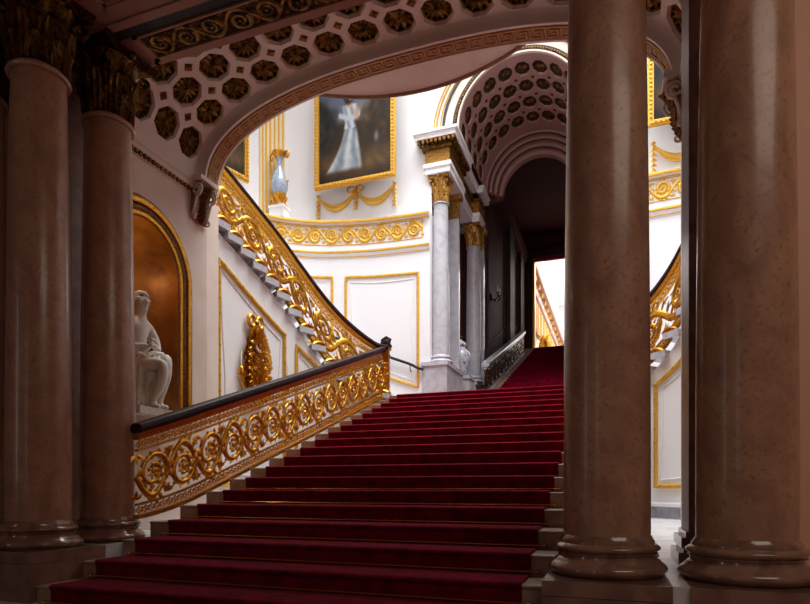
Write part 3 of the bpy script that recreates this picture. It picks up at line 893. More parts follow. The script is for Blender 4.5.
painting('gilt framed dark painting half hidden by the arch above the upper handrail', -8.46, -8.14, 10.5, 7.22, 9.9, False, rot=(.96,-.27,11.58))
# --- gilded swags under the paintings
def swag(label, x0, x1, y, z0, sc=1):
    t = thing('gilded_swag', label, 'swag', ((x0+x1)/2, y, z0-.5)); xm = (x0+x1)/2
    for a, b_ in ((x0, xm), (xm, x1)):
        pts = []; rad = []
        for k in range(17):
            f = k/16; pts.append((a+(b_-a)*f, y-.03, z0-.36*math.sin(PI*f)**.9-.02)); rad.append(.02+.055*math.sin(PI*f))
        b = MB().tube(pts, rad, 8)
        pts2 = [(p[0], p[1]-.02, p[2]+.06*math.sin(PI*k/16)) for k, p in enumerate(pts)]
        b.tube(pts2, [.012+.02*math.sin(PI*k/16) for k in range(17)], 6)
        build('garland', b, 'goldleaf', t)
    for x, l in ((x0, .55), (xm, .42), (x1, .50)):
        b = MB(); 
        for k in range(5):
            z = z0-.08-l*k/5
            for s_ in (-1, 1): leaf(b, (x, y-.03, z), (s_*.55,0,-.83), (.83,0,.55*s_), .12, .06, (0,-1,0), .4)
            b.ball((x, y-.035, z), .025, 6, 4)
        b.tube([(x,y-.02,z0), (x,y-.02,z0-l)], .01, 6)
        build('drop', b, 'goldleaf', t)
    b = MB()
    for s_ in (-1, 1):
        b.tube([(xm+s_*.02+s_*.10*(1-math.cos(2*PI*k/12))*1.0, y-.05, z0+.03+.075*math.sin(2*PI*k/12)) for k in range(12)], .022, 6, closed=True)
        b.tube([(xm, y-.05, z0), (xm+s_*.08, y-.05, z0-.12), (xm+s_*.11, y-.04, z0-.22)], [.02,.022,.008], 6)
    b.ball((xm, y-.055, z0+.02), .04, 8, 6)
    build('bow', b, 'gold', t)
    for x in (x0, x1):
        build('rosette', MB().ball((x, y-.03, z0+.01), .045, 8, 6), 'gold', t)
swag('gilded ribbon swag with bow under the portrait', -7.2, -5.1, 13.52, 7.48)
swag('gilded swag under the dark painting in the gap between the right columns', .76, 2.74, 13.45, 7.24)
# --- pilaster and vase on the ledge
sp_ = [0]
s0 = PUl.s_of(X=-7.9)
def pil(nm, lb, P1, sc, wd):
    t = thing(nm, lb, 'pilaster', P1.f(sc, 6.6), kind='structure')
    build('pilaster', MB().sweep([(0,6.6),(.07,6.6),(.07,12.9),(0,12.9)], P1.frames(4, 0, sc-wd/2, sc+wd/2)), 'creamgold', t, smooth=0)
    b = MB()
    for k in range(6):
        u = sc-wd/2+wd*(k+.5)/6
        b.tube([P1.f(u, 6.75, .075), P1.f(u, 12.9, .075)], .024, 6)
    build('gilt_fluting', b, 'goldleaf', t)
    return t
pil('trim_5', 'pilaster with gilt flutes behind the pale blue vase', PUl, PUl.s_of(X=-8.25)-.28, .74)
def tmul(p): return p
vx, vy = -7.79, 12.58
t = thing('plinth_block', 'small white plinth under the pale blue vase on the ledge', 'plinth', (vx, vy, 6.62))
build('block', MB().box(vx-.19, vx+.19, vy-.16, vy+.16, 6.60, 6.86).box(vx-.21, vx+.21, vy-.18, vy+.18, 6.84, 6.90), 'white', t, smooth=0)
t = thing('gilt_mounted_vase', 'pale blue porcelain vase with gilt mounts on the ledge beside the portrait', 'vase', (vx, vy, 6.90))
V9 = lambda b: b.map(lambda x, y, z: (vx+(x-vx)*.9, vy+(y-vy)*.9, 6.90+(z-6.99)*.9))
build('body', V9(MB().lathe(vx, vy, [(.10,7.28),(.17,7.34),(.225,7.50),(.235,7.62),(.20,7.78),(.13,7.95),(.085,8.08),(.08,8.2),(.10,8.32),(.115,8.38)], 28)), 'porcelain', t)
b = MB().lathe(vx, vy, [(.20,6.99),(.20,7.03),(.15,7.06),(.10,7.12),(.11,7.18),(.17,7.25),(.19,7.33),(.12,7.33)], 20)
for k in range(4):
    a = k*PI/2+.4; b.tube([tuple(q) for q in spline([(vx+.12*math.cos(a), vy+.12*math.sin(a), 7.32), (vx+.20*math.cos(a), vy+.20*math.sin(a), 7.24), (vx+.15*math.cos(a), vy+.15*math.sin(a), 7.12), (vx+.22*math.cos(a), vy+.22*math.sin(a), 7.01)], 5)], .028, 7)
build('gilt_foot', V9(b), 'gold', t)
b = MB().lathe(vx, vy, [(.11,8.34),(.14,8.38),(.20,8.44),(.21,8.48),(.15,8.5),(.10,8.47)], 20)
for s_ in (-1, 1):
    b.tube([tuple(q) for q in spline([(vx+s_*.12, vy, 8.42), (vx+s_*.22, vy, 8.50), (vx+s_*.29, vy, 8.43), (vx+s_*.26, vy, 8.32), (vx+s_*.20, vy, 8.35), (vx+s_*.22, vy, 8.40)], 5)], .026, 7)
build('gilt_rim', V9(b), 'gold', t)
b = MB()
for s_ in (-1, 1): b.ball((vx+s_*.235, vy, 7.68), .05, 8, 6)
build('handle', V9(b), 'gold', t)

# --- upper flights
IL = [(-4.45,11.42),(-4.75,11.28),(-5.2,10.65),(-5.6,9.76),(-5.8,8.74),(-5.9,7.83),(-5.97,7.0)]
IR = [(-.36,11.42),(.1,11.38),(.577,11.2),(1.05,10.6),(1.4,9.7),(1.55,8.7),(1.62,7.0)]
PIl, PIr = Path(IL), Path(IR)
SL = .51
for p in (PIl, PIr):
    if not into(p): p.side *= -1
def table(T, u):
    if u <= T[0][0]: return T[0][1]
    for i in range(len(T)-1):
        (a, za), (b, zb) = T[i], T[i+1]
        if u <= b:
            m = lambda k: (T[min(len(T)-1,k+1)][1]-T[max(0,k-1)][1])/(T[min(len(T)-1,k+1)][0]-T[max(0,k-1)][0])
            h = b-a; t = (u-a)/h; m0, m1 = m(i)*h, m(i+1)*h
            return (2*t**3-3*t*t+1)*za+(t**3-2*t*t+t)*m0+(-2*t**3+3*t*t)*zb+(t**3-t*t)*m1
    return T[-1][1]+(u-T[-1][0])*.4
TB = [(0,1.95),(.6,2.03),(1.0,2.17),(1.45,2.47),(1.75,2.75),(2.1,3.07),(2.6,3.48),(3.3,3.85),(4.2,4.22),(5.2,4.62)]
TT = [(0,2.96),(.3,3.03),(1.0,3.40),(1.45,3.70),(1.75,3.93),(2.1,4.19),(2.6,4.50),(3.3,4.83),(4.2,5.18),(5.2,5.60)]
zst = lambda u: table(TB, u)
zrl = lambda u: table(TT, u)
def flight(label, PI_, PW_, wl0, nm_lab, pl):
    t = thing('curved_staircase', label, 'staircase', PI_.f(PI_.L/2, 2.0))
    n = 16; du = PI_.L/n
    for k in range(n):
        u0, u1 = k*du, (k+1)*du+.05
        z1 = zst(du*(k+.8))-.02
        f0, f1 = u0/PI_.L, min(1, u1/PI_.L)
        i0, i1 = PI_.at(u0), PI_.at(u1)
        w0, w1 = PW_.f(wl0+(PW_.L-wl0)*f0, 0), PW_.f(wl0+(PW_.L-wl0)*f1, 0)
        e = .10
        q = [(i0[0]+i0[2]*e, i0[1]+i0[3]*e), (i1[0]+i1[2]*e, i1[1]+i1[3]*e), w1[:2], w0[:2]]
        b = MB().prism(q, lambda x, y, z: (x, y, z), z1-.11, z1)
        build('step', b, 'greymarble', t, smooth=0)
    return t
flight('left curved upper flight of marble steps rising along the panelled wall', PIl, PWl, PWl.s_of(X=-4.5), 0, 0)
flight('right curved upper flight glimpsed between the right columns', PIr, PWr, PWr.s_of(X=.3), 0, 0)
for PI_, nm, lb in ((PIl, 'wall_inner_left', 'white panelled wall under the left curved flight'), (PIr, 'wall_inner_right', 'white panelled wall under the right curved flight')):
    b = MB(); fr_ = PI_.frames(48)
    n = len(fr_); vs = []; fs = []
    for k, (x,y,nx,ny,z) in enumerate(fr_):
        zt = zst(PI_.L*k/(n-1))-.15
        vs += [(x,y,FL), (x,y,zt), (x-nx*.1,y-ny*.1,zt), (x-nx*.1,y-ny*.1,FL)]
    for k in range(n-1):
        for i in range(4): fs.append((4*k+i, 4*k+(i+1) % 4, 4*k+4+(i+1) % 4, 4*k+4+i))
    struct(nm, b.add(vs, fs), 'white', lb, 'wall', smooth=20)
    tb = MB(); tb.sweep([(0,FL),(.035,FL),(.035,FL+.2),(.0,FL+.2)], PI_.frames(40))
    t = thing('baseboard_left' if PI_ is PIl else 'baseboard_right', 'grey marble skirting along the '+('left' if PI_ is PIl else 'right')+' panelled wall', 'skirting', PI_.f(2, FL), kind='structure')
    build('skirting', tb, 'skirt', t, smooth=20)
    build('skirting_top', MB().sweep([(0,FL+.2),(.03,FL+.2),(.03,FL+.25),(.015,FL+.28),(0,FL+.28)], PI_.frames(40)), 'white', t, smooth=20)
def upper_bal(label, PI_, nsc):
    ex = .03
    def fn(u, w, v):
        x, y, nx, ny = PI_.at(u)
        return (x+nx*(w+ex), y+ny*(w+ex), zst(u)+(zrl(u)-zst(u))*v/1.055)
    return balustrade(label, PI_.L-.02, fn, nsc, PI_.f(PI_.L/2, 2), 60, dens=1.6, th=.021)
upper_bal('left upper gilded scroll balustrade climbing from the stair head towards the arch', PIl, 8)
upper_bal('right upper gilded scroll balustrade glimpsed between the right columns', PIr, 8)
# string edge: gilt scroll ends under each step
def string_scrolls(label, PI_):
    t = thing('stair_string', label, 'stair string', PI_.f(PI_.L/2, 2))
    n = 16; du = PI_.L/n
    b = MB(); b2 = MB()
    for k in range(n):
        z1 = zst(du*(k+.8))-.02
        u0, u1 = k*du, min(PI_.L, (k+1)*du)
        for q in range(4):
            leaf(b2, PI_.f(u0+du*(.1+.22*q), z1-.02+.05*q, .07), Vector(PI_.f(u0+du*(.1+.22*q), z1-.2, .1))-Vector(PI_.f(u0+du*(.1+.22*q), z1-.05, .07)), Vector(PI_.f(u1, 0, 0))-Vector(PI_.f(u0, 0, 0)), .9, .30, (0,0,0), .5)
        b2.tube([PI_.f(u0+du*f_, z1+.02+.05*math.sin(PI*f_)-.02*f_, .08) for f_ in (0,.25,.5,.75,1)], .03, 6)
    build('gilt_edge', b2, 'gold', t, smooth=50)
string_scrolls('stepped gilt edge under the left upper balustrade', PIl)
string_scrolls('stepped gilt edge under the right upper balustrade', PIr)

# --- lower balustrade
def low_fn(X):
    def fn(u, w, v):
        Y = 4.645+u
        zb = nose(Y)-.045+(.12*(5.6-Y)**2 if Y < 5.6 else 0)
        zt = nose(Y)+1.03
        return (X+w, Y, zb+(zt-zb)*v/1.055)
    return fn
LB = 6.755
balustrade('gilded scroll balustrade with dark rail along the left side of the red stairs', LB, low_fn(-4.535), 15, (-4.535, 8, nose(8)), 40)
balustrade('gilded scroll balustrade hidden behind the column right of the stairs', LB, low_fn(-.275), 15, (-.275, 8, nose(8)), 40)
def newel(label, X, Y):
    t = thing('newel_post', label, 'newel post', (X, Y, LAND))
    b = MB().box(X-.055, X+.055, Y-.05, Y+.05, LAND-.02, 2.90)
    for z0, z1, e in ((LAND-.02,LAND+.08,.075),(2.72,2.78,.07),(2.86,2.93,.08)): b.box(X-e, X+e, Y-e, Y+e, z0, z1)
    for k in range(6):
        z = LAND+.15+k*.095
        for s_ in (-1, 1): leaf(b, (X, Y-.05, z), (s_*.5,0,.86), (.86,0,-.5*s_), .1, .06, (0,-1,0))
        for s_ in (-1, 1): leaf(b, (X+.055, Y, z), (0,s_*.5,.86), (0,.86,-.5*s_), .1, .06, (1,0,0))
    build('post', b, 'gold', t, smooth=0)
    b = MB().box(X-.09, X+.09, Y-.09, Y+.09, 2.93, 2.99)
    b.lathe(X, Y, [(.085,2.99),(.09,3.03),(.075,3.07),(.03,3.09)], 20)
    b.tube([(X-.13,Y+.06,2.99),(X-.11,Y+.06,3.10),(X-.02,Y+.06,3.14),(X+.06,Y+.04,3.09),(X+.05,Y+.02,3.02)], [.03,.04,.045,.04,.03], 8)
    tag(build('scroll_cap', b, 'wood', t), 'dark wooden scrolled cap')
newel('gilded newel post with dark scrolled cap at the stair head where both left rails meet', -4.50, 11.42)
newel('gilded newel post hidden behind the column right of the stairs', -.31, 11.42)

# --- panels and sconce on the inner walls
def zc(u): return 1.97+SL*u
def Yat(P1, Y): return P1.s_of(Y=Y)
a, c = Yat(PIl, 9.40), Yat(PIl, 7.78)
wall_frame('panel_frame', 'gilded slanting panel frame around the sconce under the upper flight', 'panel frame', PIl, [(a,.05),(a,zc(a)-.46),(c,zc(c)-.47),(c,.05)], .04)
a2, c2 = Yat(PIl, 10.45), Yat(PIl, 9.62)
wall_frame('panel_frame', 'small gilded triangular panel frame beside the sconce panel', 'panel frame', PIl, [(a2,.3),(a2,zc(a2)-.50),(c2,zc(c2)-.43),(c2,.3)], .035)
a3, c3 = PIr.s_of(X=.65), Yat(PIr, 9.0)
wall_frame('panel_frame', 'gilded slanting panel frame in the gap between the right columns', 'panel frame', PIr, [(a3,.02),(a3,1.78),(c3,zc(c3)-.75),(c3,.02)], .04)
def sconce(label, P1, sc, z0, h):
    t = thing('wall_sconce', label, 'sconce', P1.f(sc, z0))
    f = lambda u, w, v: P1.f(sc+u, z0+v, .02+w)
    b = MB()
    rr_ = random.Random(3)
    wd = lambda q: .05+.29*max(0, math.sin(PI*min(1, max(0, (q+.06)/.86))))**.8
    b.ball((0,.02,h*.33), .24, 14, 10, (1.1,.3,1.85))
    for k in range(300):
        q = rr_.uniform(-.04, .78); x = rr_.uniform(-1, 1); x = math.copysign(abs(x)**.7, x)*wd(q)
        an = rr_.gauss(0, .5)+math.atan2(.25, x*3)
        ca, sa_ = math.cos(an), math.sin(an)
        leaf(b, (x*.85, .05+.08*(1-(x/wd(q))**2), h*q), (ca, .25, sa_), (-sa_, 0, ca), .11, .10, (0,1,0), 1.0)
    for k in range(9):
        q = .04+.075*k
        for s_ in (-1, 1):
            sp2 = spiral2d(s_*wd(q)*.62, h*q, .055, .012, 1.2, 0, s_, 10)
            b.tube([(u, .13, v) for u, v in sp2], .02, 5)
    build('trophy', b.map(f), 'gold', t, smooth=78)
    b = MB()
    for s_ in (-1, 1):
        b.tube([(s_*.02+s_*.08*(1-math.cos(2*PI*k/12)), .05, h*.91+.09*math.sin(2*PI*k/12)) for k in range(12)], .035, 6, closed=True)
        b.tube([(0,.05,h*.9), (s_*.1,.04,h*.80), (s_*.06,.04,h*.70), (s_*.13,.04,h*.62)], [.03,.04,.04,.02], 6)
    b.ball((0,.07,h*.9), .05, 8, 6); b.tube([(0,.04,h*.9),(0,.04,h*.66)], .05, 6)
    build('bow', b.map(f), 'gold', t)
    for s_ in (1, -1):
        b = MB()
        b.tube([(s_*.05,.06,h*.18),(s_*.12,.16,h*.08),(s_*.5,.26,h*.08),(s_*.60,.26,h*.2)], .022, 6)
        b.lathe(s_*.60, .26, [(.03,h*.2),(.06,h*.22),(.065,h*.245),(.03,h*.25)], 12)
        b.lathe(s_*.60, .26, [(.045,h*.25),(.05,h*.30),(.03,h*.32)], 10)
        arm = build('candle_arm', b.map(f), 'gold', t)
        build('candle', MB().lathe(s_*.60, .26, [(.013,h*.30),(.013,h*.48),(.006,h*.49)], 8).map(f), 'glasslight', arm)
sconce('tall gilded trophy wall sconce with bow and candle arms on the panelled wall', PIl, Yat(PIl, 8.55), 1.45, 1.5)

# ================================================================== UPPER CORRIDOR
SPR, WA = 8.45, 1.42
YW = 13.55
# wall around the arch
aw = MB(); arch_wall(aw, lambda a, z, t: (a, YW+t, z), -4.165, 2*CX+4.165, 8.30, 13, CX, WA+.06, 8.30, SPR, t=.15, n=32)
struct('wall_back', aw, 'white', 'white wall around the far coffered arch', 'wall', smooth=0)
def ringseg(b, r0, r1, y0, y1, n=66, z0=SPR, cx=CX):
    pts = [PI*k/n for k in range(n+1)]
    for t0, t1 in zip(pts, pts[1:]):
        q = [(cx+r*math.cos(t), z0+r*math.sin(t)) for r, t in ((r0,t0),(r1,t0),(r1,t1),(r0,t1))]
        b.prism(q, lambda x, z, y: (x, y, z), y0, y1)
arc = thing('archivolt', 'moulded arch surround of the far coffered barrel vault', 'arch', (CX, YW, SPR))
b = MB(); ringseg(b, WA+.005, WA+.14, YW-.13, YW+.02)
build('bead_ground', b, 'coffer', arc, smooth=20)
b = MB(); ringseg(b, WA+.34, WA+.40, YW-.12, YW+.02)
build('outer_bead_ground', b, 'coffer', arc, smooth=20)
b = MB(); ringseg(b, WA-.02, WA+.02, YW-.16, YW-.09); ringseg(b, WA+.12, WA+.34, YW-.10, YW+.02)
tag(build('cream_moulding', b, 'warmwhite', arc, smooth=20), 'cream moulding')
b = MB()
for k in range(70):
    t = PI*(k+.5)/70; r = WA+.07
    b.ball((CX+r*math.cos(t), YW-.13, SPR+r*math.sin(t)), .03, 6, 4)
build('bead_row', b, 'rosette', arc)
b = MB(); ringseg(b, WA+.40, WA+.52, YW-.06, YW+.02); ringseg(b, WA+.58, WA+.66, YW-.05, YW+.02)
build('white_moulding', b, 'white', arc, smooth=20)
b = MB()
for r in (WA+.46, WA+.55, WA+.62):
    b.tube([(CX+r*math.cos(PI*k/48), YW-.06, SPR+r*math.sin(PI*k/48)) for k in range(49)], .018, 6)
build('gilt_bead', b, 'goldleaf', arc)
# coffered barrel
YB0, YB1 = YW-.05, 16.35
BL = PI*WA
bt = lambda s, y, d=0: (CX-(WA+d)*math.cos(s/WA), y, SPR+(WA+d)*math.sin(s/WA))
bv = thing('ceiling_barrel', 'coffered barrel vault of the far arch with dark octagon coffers', 'vault', (CX, 15, SPR), kind='structure')
b = MB(); g = MB(); nb_ = 11; pi2 = BL/nb_; nyb = 4; py = (YB1-YB0-.3)/nyb
for i in range(nb_):
    for j in range(nyb): cell(b, g, (i+.5)*pi2, YB0+.15+(j+.5)*py, pi2/2, py/2, .195, .07, bt, 1.36)
patch(b, bt, 0, BL, YB0-.06, YB0+.15, 66); patch(b, bt, 0, BL, YB1-.15, YB1+.3, 66)
build('barrel_shell', b, 'barrel', bv, smooth=25)
build('coffer_ground', g, 'coffer', bv, smooth=25)
for i in range(nb_):
    for j in range(nyb):
        s0_, y0_ = (i+.5)*pi2, YB0+.15+(j+.5)*py
        b = MB()
        for k in range(8):
            a_ = 2*PI*k/8; leaf(b, (.02*math.cos(a_), .02*math.sin(a_), .055), (math.cos(a_), math.sin(a_), 0), (-math.sin(a_), math.cos(a_), 0), .1, .07, (0,0,-1), .4)
        b.ball((0,0,.05), .03, 6, 5)
        build('coffer_rosette', b.map(lambda x, y, z: bt(s0_+x, y0_+y, z)), 'rosette', bv)
sq = MB()
for i in range(nb_-1):
    for j in range(nyb-1):
        s0_, y0_ = (i+1)*pi2, YB0+.15+(j+1)*py
        sq.join(MB().box(-.035, .035, -.035, .035, -.01, .02).map(lambda x, y, z: bt(s0_+x, y0_+y, z)))
build('square_boss', sq, 'corridor', bv, smooth=0)
# second arch and the dark corridor behind
b = MB()
for r0, r1, y in ((1.32,1.45,16.5),(1.22,1.32,16.65),(1.10,1.22,16.8),(1.0,1.10,16.95)): ringseg(b, r0, r1, y, y+.2, z0=SPR)
ar2 = thing('inner_arch', 'stepped rose mouldings of the inner arch before the dark corridor', 'arch', (CX, 16.7, SPR))
build('moulding', b, 'barrel', ar2, smooth=20)
b = MB()
for r, y in ((1.33,16.49),(1.23,16.64),(1.11,16.79)):
    b.tube([(CX+r*math.cos(PI*k/40), y, SPR+r*math.sin(PI*k/40)) for k in range(41)], .022, 6)
build('bead', b, 'coffer', ar2)
b = MB()
b.box(-3.78, -3.66, 17.0, 24.7, 1.5, 10.5).box(2*CX+3.66, 2*CX+3.78, 17.0, 24.7, 1.5, 10.5)
b.box(-3.9, 2*CX+3.9, 17.05, 24.7, 10.4, 10.5)
b.box(-4.6, -4.36, 13.72, 17.0, 1.0, 8.25).box(2*CX+4.36, 2*CX+4.6, 13.72, 17.0, 1.0, 8.25)
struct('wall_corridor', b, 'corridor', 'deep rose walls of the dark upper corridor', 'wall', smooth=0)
b = MB().box(-4.4, -3.6, 16.95, 17.05, 1.5, 10.5).box(2*CX+3.6, 2*CX+4.4, 16.95, 17.05, 1.5, 10.5)
arch_wall(b, lambda a, z, t: (a, 17.0+t, z), -3.7, 2*CX+3.7, 8.3, 11, CX, 1.02, 8.3, SPR, t=.1, n=24)
b.box(-4.5, 2*CX+4.5, 13.7, 17.1, 10.9, 11.0)
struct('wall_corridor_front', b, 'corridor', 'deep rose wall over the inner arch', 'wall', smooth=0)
DX0, DX1, DZ0, DZ1 = -3.20, -.92, 5.68, 9.45
b = MB().box(-3.8, DX0, 24.6, 24.8, 1.5, 10.5).box(DX1, 2*CX+3.8, 24.6, 24.8, 1.5, 10.5).box(DX0, DX1, 24.6, 24.8, DZ1, 10.5).box(DX0, DX1, 24.6, 24.8, 1.5, DZ0)
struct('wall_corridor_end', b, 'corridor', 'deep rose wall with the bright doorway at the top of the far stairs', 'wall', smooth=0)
t = thing('door_1', 'gilt edged doorway opening to the bright gallery at the top of the stairs', 'doorway', ((DX0+DX1)/2, 24.55, DZ0), kind='structure')
build('architrave', MB().box(DX0-.2, DX0, 24.5, 24.62, DZ0, DZ1+.2).box(DX1, DX1+.2, 24.5, 24.62, DZ0, DZ1+.2).box(DX0, DX1, 24.5, 24.62, DZ1, DZ1+.2), 'coffer', t, smooth=0)
build('gilt_lining', MB().box(DX0, DX0+.08, 24.6, 24.9, DZ0, DZ1), 'gold', t, smooth=0)
tag(build('crimson_pelmet', MB().box(DX0, DX1, 24.62, 24.75, DZ1-.12, DZ1), 'redcloth', t, smooth=0), 'narrow crimson pelmet')
# corridor pilasters, panels, cornice
cp = thing('trim_6', 'dark pilasters and panels on the corridor wall', 'pilaster', (-3.66, 20, 3), kind='structure')
b = MB()
for y in (20.9, 23.4): b.box(-3.66, -3.50, y, y+.9, 3, 9.3)
build('pilaster', b, 'coffer', cp, smooth=0)
b = MB()
for y0_, y1_ in ((17.6, 20.5), (22.0, 23.2)):
    for e, w in ((0, .06), (.16, .03)):
        z0_, z1_ = 4.2+(y0_-17.5)*.36+e, 8.9-e
        for q in ((y0_+e, y0_+e+w, z0_, z1_), (y1_-e-w, y1_-e, z0_, z1_), (y0_+e, y1_-e, z1_-w, z1_)): b.box(-3.67, -3.63, q[0], q[1], q[2], q[3])
        sl = .373
        b.add([(x, y, z) for x in (-3.67, -3.63) for y, z in ((y0_+e, z0_), (y1_-e, z0_+sl*(y1_-y0_)), (y1_-e, z0_+sl*(y1_-y0_)+w), (y0_+e, z0_+w))], [(0,1,2,3),(4,5,6,7),(0,1,5,4),(1,2,6,5),(2,3,7,6),(3,0,4,7)])
build('panel_moulding', b, 'corridor', cp, smooth=0)
build('cornice', MB().box(-3.7, -3.45, 17.1, 24.6, 9.3, 9.45).box(-3.7, -3.35, 17.1, 24.6, 9.45, 9.6).box(-3.7, 2*CX+3.7, 24.35, 24.6, 9.85, 10.0), 'corridor', cp, smooth=0)
# third flight
ft = thing('upper_staircase', 'narrow marble flight rising through the far arch to the bright doorway', 'staircase', (CX, 14.5, LAND))
NST = 25; tr3 = (24.7-14.5)/NST; ri3 = (DZ0-LAND)/NST
for k in range(NST):
    y = 14.5+tr3*k
    build('step', MB().box(-3.66, 2*CX+3.66, y, y+tr3+.02, LAND-.3, LAND+ri3*(k+1)), 'step', ft, smooth=0)
HW = 1.04
pr = []
for k in range(NST):
    y = 14.5+tr3*k; z = LAND+ri3*k
    pr += [(y-.012, z+.008), (y-.02, z+ri3-.01), (y-.012, z+ri3+.012)]
pr += [(26.5, DZ0+.012)]
vs = []
for X in (CX-HW, CX+HW):
    for y, z in pr: vs.append((X,y,z))
    for y, z in pr: vs.append((X,y+.012,z-.012))
n = len(pr); fs = []
for k in range(n-1):
    fs.append((k,k+1,2*n+k+1,2*n+k)); fs.append((k,n+k,n+k+1,k+1)); fs.append((2*n+k,2*n+k+1,3*n+k+1,3*n+k))
tag(build('upper_carpet', MB().add(vs, fs), 'carpet', smooth=40), 'dark crimson carpet on the far flight up to the doorway', 'carpet')
struct('floor_gallery', MB().box(-6, 2, 24.7, 48, 5.3, DZ0), 'floor', 'floor of the bright gallery beyond the doorway', 'floor')
# corridor balustrade
def cfn(u, w, v):
    Y = 15.75+u; return (-3.32+w, Y, LAND+.373*(Y-14.5)+.10+v*.95)
cb = thing('corridor_balustrade', 'dark gilt grille with pale marble rail beside the far flight', 'balustrade', (-3.32, 19, 3.5))
LC = 6.9
build('bottom_rail', bar_band(LC, 0, .10, .06, 20).map(cfn), 'greymarble', cb, smooth=0)
for i in range(12): build('grille_scroll', scroll_unit((i+.5)*LC/12, LC/12, .6, .14, 1 if i % 2 else -1, .024).map(cfn), 'bronze', cb)
build('side_band', bar_band(LC, .76, .82, .03, 20).map(cfn), 'greymarble', cb, smooth=0)
tag(build('marble_rail', poly_band(LC, [(-.09,.84),(.09,.84),(.11,.90),(.10,.96),(-.10,.96),(-.11,.90)], 20).map(cfn), 'greymarble', cb), 'pale marble rail')

# --- grey columns, pedestals, entablature
def grey_ped(label, x0, x1, y0, y1, z1):
    t = thing('marble_pedestal', label, 'pedestal', ((x0+x1)/2, (y0+y1)/2, LAND))
    build('block', MB().box(x0, x1, y0, y1, LAND, z1-.10), 'greymarble', t, smooth=0)
    build('cap', MB().box(x0-.03, x1+.03, y0-.03, y1, z1-.10, z1-.05).box(x0-.015, x1+.015, y0-.015, y1, z1-.05, z1), 'greymarble', t, smooth=0)
for sx in (1, -1):
    mx = (lambda x: x) if sx == 1 else (lambda x: 2*CX-x)
    lr = 'left' if sx == 1 else 'right, hidden'
    vis = sx == 1
    def rng(a, b_): return (min(mx(a), mx(b_)), max(mx(a), mx(b_)))
    x0, x1 = rng(-4.36, -3.74)
    W_ = (lambda a, b_: a if vis else b_)
    grey_ped(W_('pale grey marble pedestal of the first grey column on the landing', 'grey marble pedestal at the hidden right side of the far arch'), x0, x1, 13.38, 14.95, 3.0)
    x0, x1 = rng(-4.36, -3.68)
    grey_ped(W_('low pale grey pedestal of the second grey column beside the far flight', 'low grey pedestal at the hidden right side of the far flight'), x0, x1, 16.2, 16.98, 2.99)
    gm = ('greymarble', 'greymarble', 'capgold')
    column(W_('first pale grey marble column on the landing pedestal', 'pale grey column at the hidden right side of the far arch'), mx(-3.985), 13.72, 3.0, 6.88, 7.50, .212, gm, k=.8)
    column(W_('second pale grey marble column before the dark far stairs', 'pale grey column deeper in at the hidden right side of the far arch'), mx(-3.835), 16.55, 2.99, 6.9, 7.50, .212, gm, k=.8)
    for cyy, lb in ((14.62, W_('flat grey pilaster right behind the first grey column', 'flat grey pilaster at the hidden right side of the far arch')), (16.86, W_('flat grey pilaster right behind the second grey column', 'flat grey pilaster deeper in at the hidden right side of the far arch'))):
        t = thing('grey_pilaster', lb, 'pilaster', (mx(-3.95), cyy, 3.0))
        xx = rng(-4.2, -3.77) if cyy < 15 else rng(-4.1, -3.60)
        build('shaft', MB().box(xx[0], xx[1], cyy, cyy+.12, 3.0, 6.9), 'greymarble', t, smooth=0)
        build('base', MB().box(xx[0]-.03, xx[1]+.03, cyy-.03, cyy+.12, 2.99, 3.12), 'greymarble', t, smooth=0)
        build('capital', MB().box(xx[0], xx[1], cyy-.01, cyy+.12, 6.9, 7.35).box(xx[0]-.08, xx[1]+.08, cyy-.06, cyy+.12, 7.35, 7.5), 'capgold', t, smooth=0)
    # entablature blocks
    t = thing('entablature', 'white and gilt entablature block over the first grey column' if vis else 'entablature block at the hidden right side of the far arch', 'entablature', (mx(-3.95), 14, 7.5))
    def ent(nm, e, z0, z1, mt):
        b = MB(); q = rng(-4.30-e, -3.68+e); b.box(q[0], q[1], 13.42-e, 14.85, z0, z1)
        q = rng(-4.5, -3.80+e*.9); b.box(q[0], q[1], 14.8, 16.5, z0, z1)
        q = rng(-4.3, -3.60+e*.7); b.box(q[0], q[1], 16.25-e*.6, 16.98, z0, z1)
        return build(nm, b, mt, t, smooth=0)
    ent('architrave', .0, 7.5, 7.64, 'white'); ent('architrave_fascia', .03, 7.64, 7.74, 'white')
    tag(ent('gilt_frieze', -.01, 7.74, 8.06, 'capgold'), 'gilded relief frieze')
    ent('bed_moulding', .06, 8.06, 8.14, 'rosette')
    b = MB()
    for k in range(9):
        q = rng(-4.42+k*.105, -4.42+k*.105+.06); b.box(q[0], q[1], 13.22, 13.42, 8.14, 8.24)
    for k in range(12):
        q = rng(-3.68, -3.52); b.box(q[0], q[1], 13.3+k*.13, 13.37+k*.13, 8.14, 8.24)
    build('modillion', b, 'rosette', t, smooth=0)
    ent('corona', .19, 8.24, 8.36, 'white'); ent('cornice', .24, 8.36, 8.42, 'white')
# vase between the columns
vx, vy, vz = -3.93, 15.45, 3.0
grey_ped('low grey plinth under the tall painted vase', vx-.3, vx+.3, vy-.3, vy+.3, 2.98)
t = thing('painted_vase', 'tall painted porcelain vase with lid between the two grey columns', 'vase', (vx, vy, 2.98))
build('body', MB().lathe(vx, vy, [(.13,2.98),(.15,3.0),(.16,3.1),(.24,3.35),(.27,3.5),(.25,3.62),(.17,3.72),(.12,3.78),(.14,3.83)], 28), 'chinese', t)
build('lid', MB().lathe(vx, vy, [(.15,3.83),(.15,3.86),(.11,3.93),(.04,3.97),(.03,4.0)], 24), 'chinese', t)
build('finial', MB().ball((vx, vy, 4.04), .06, 10, 8), 'rosette', t)
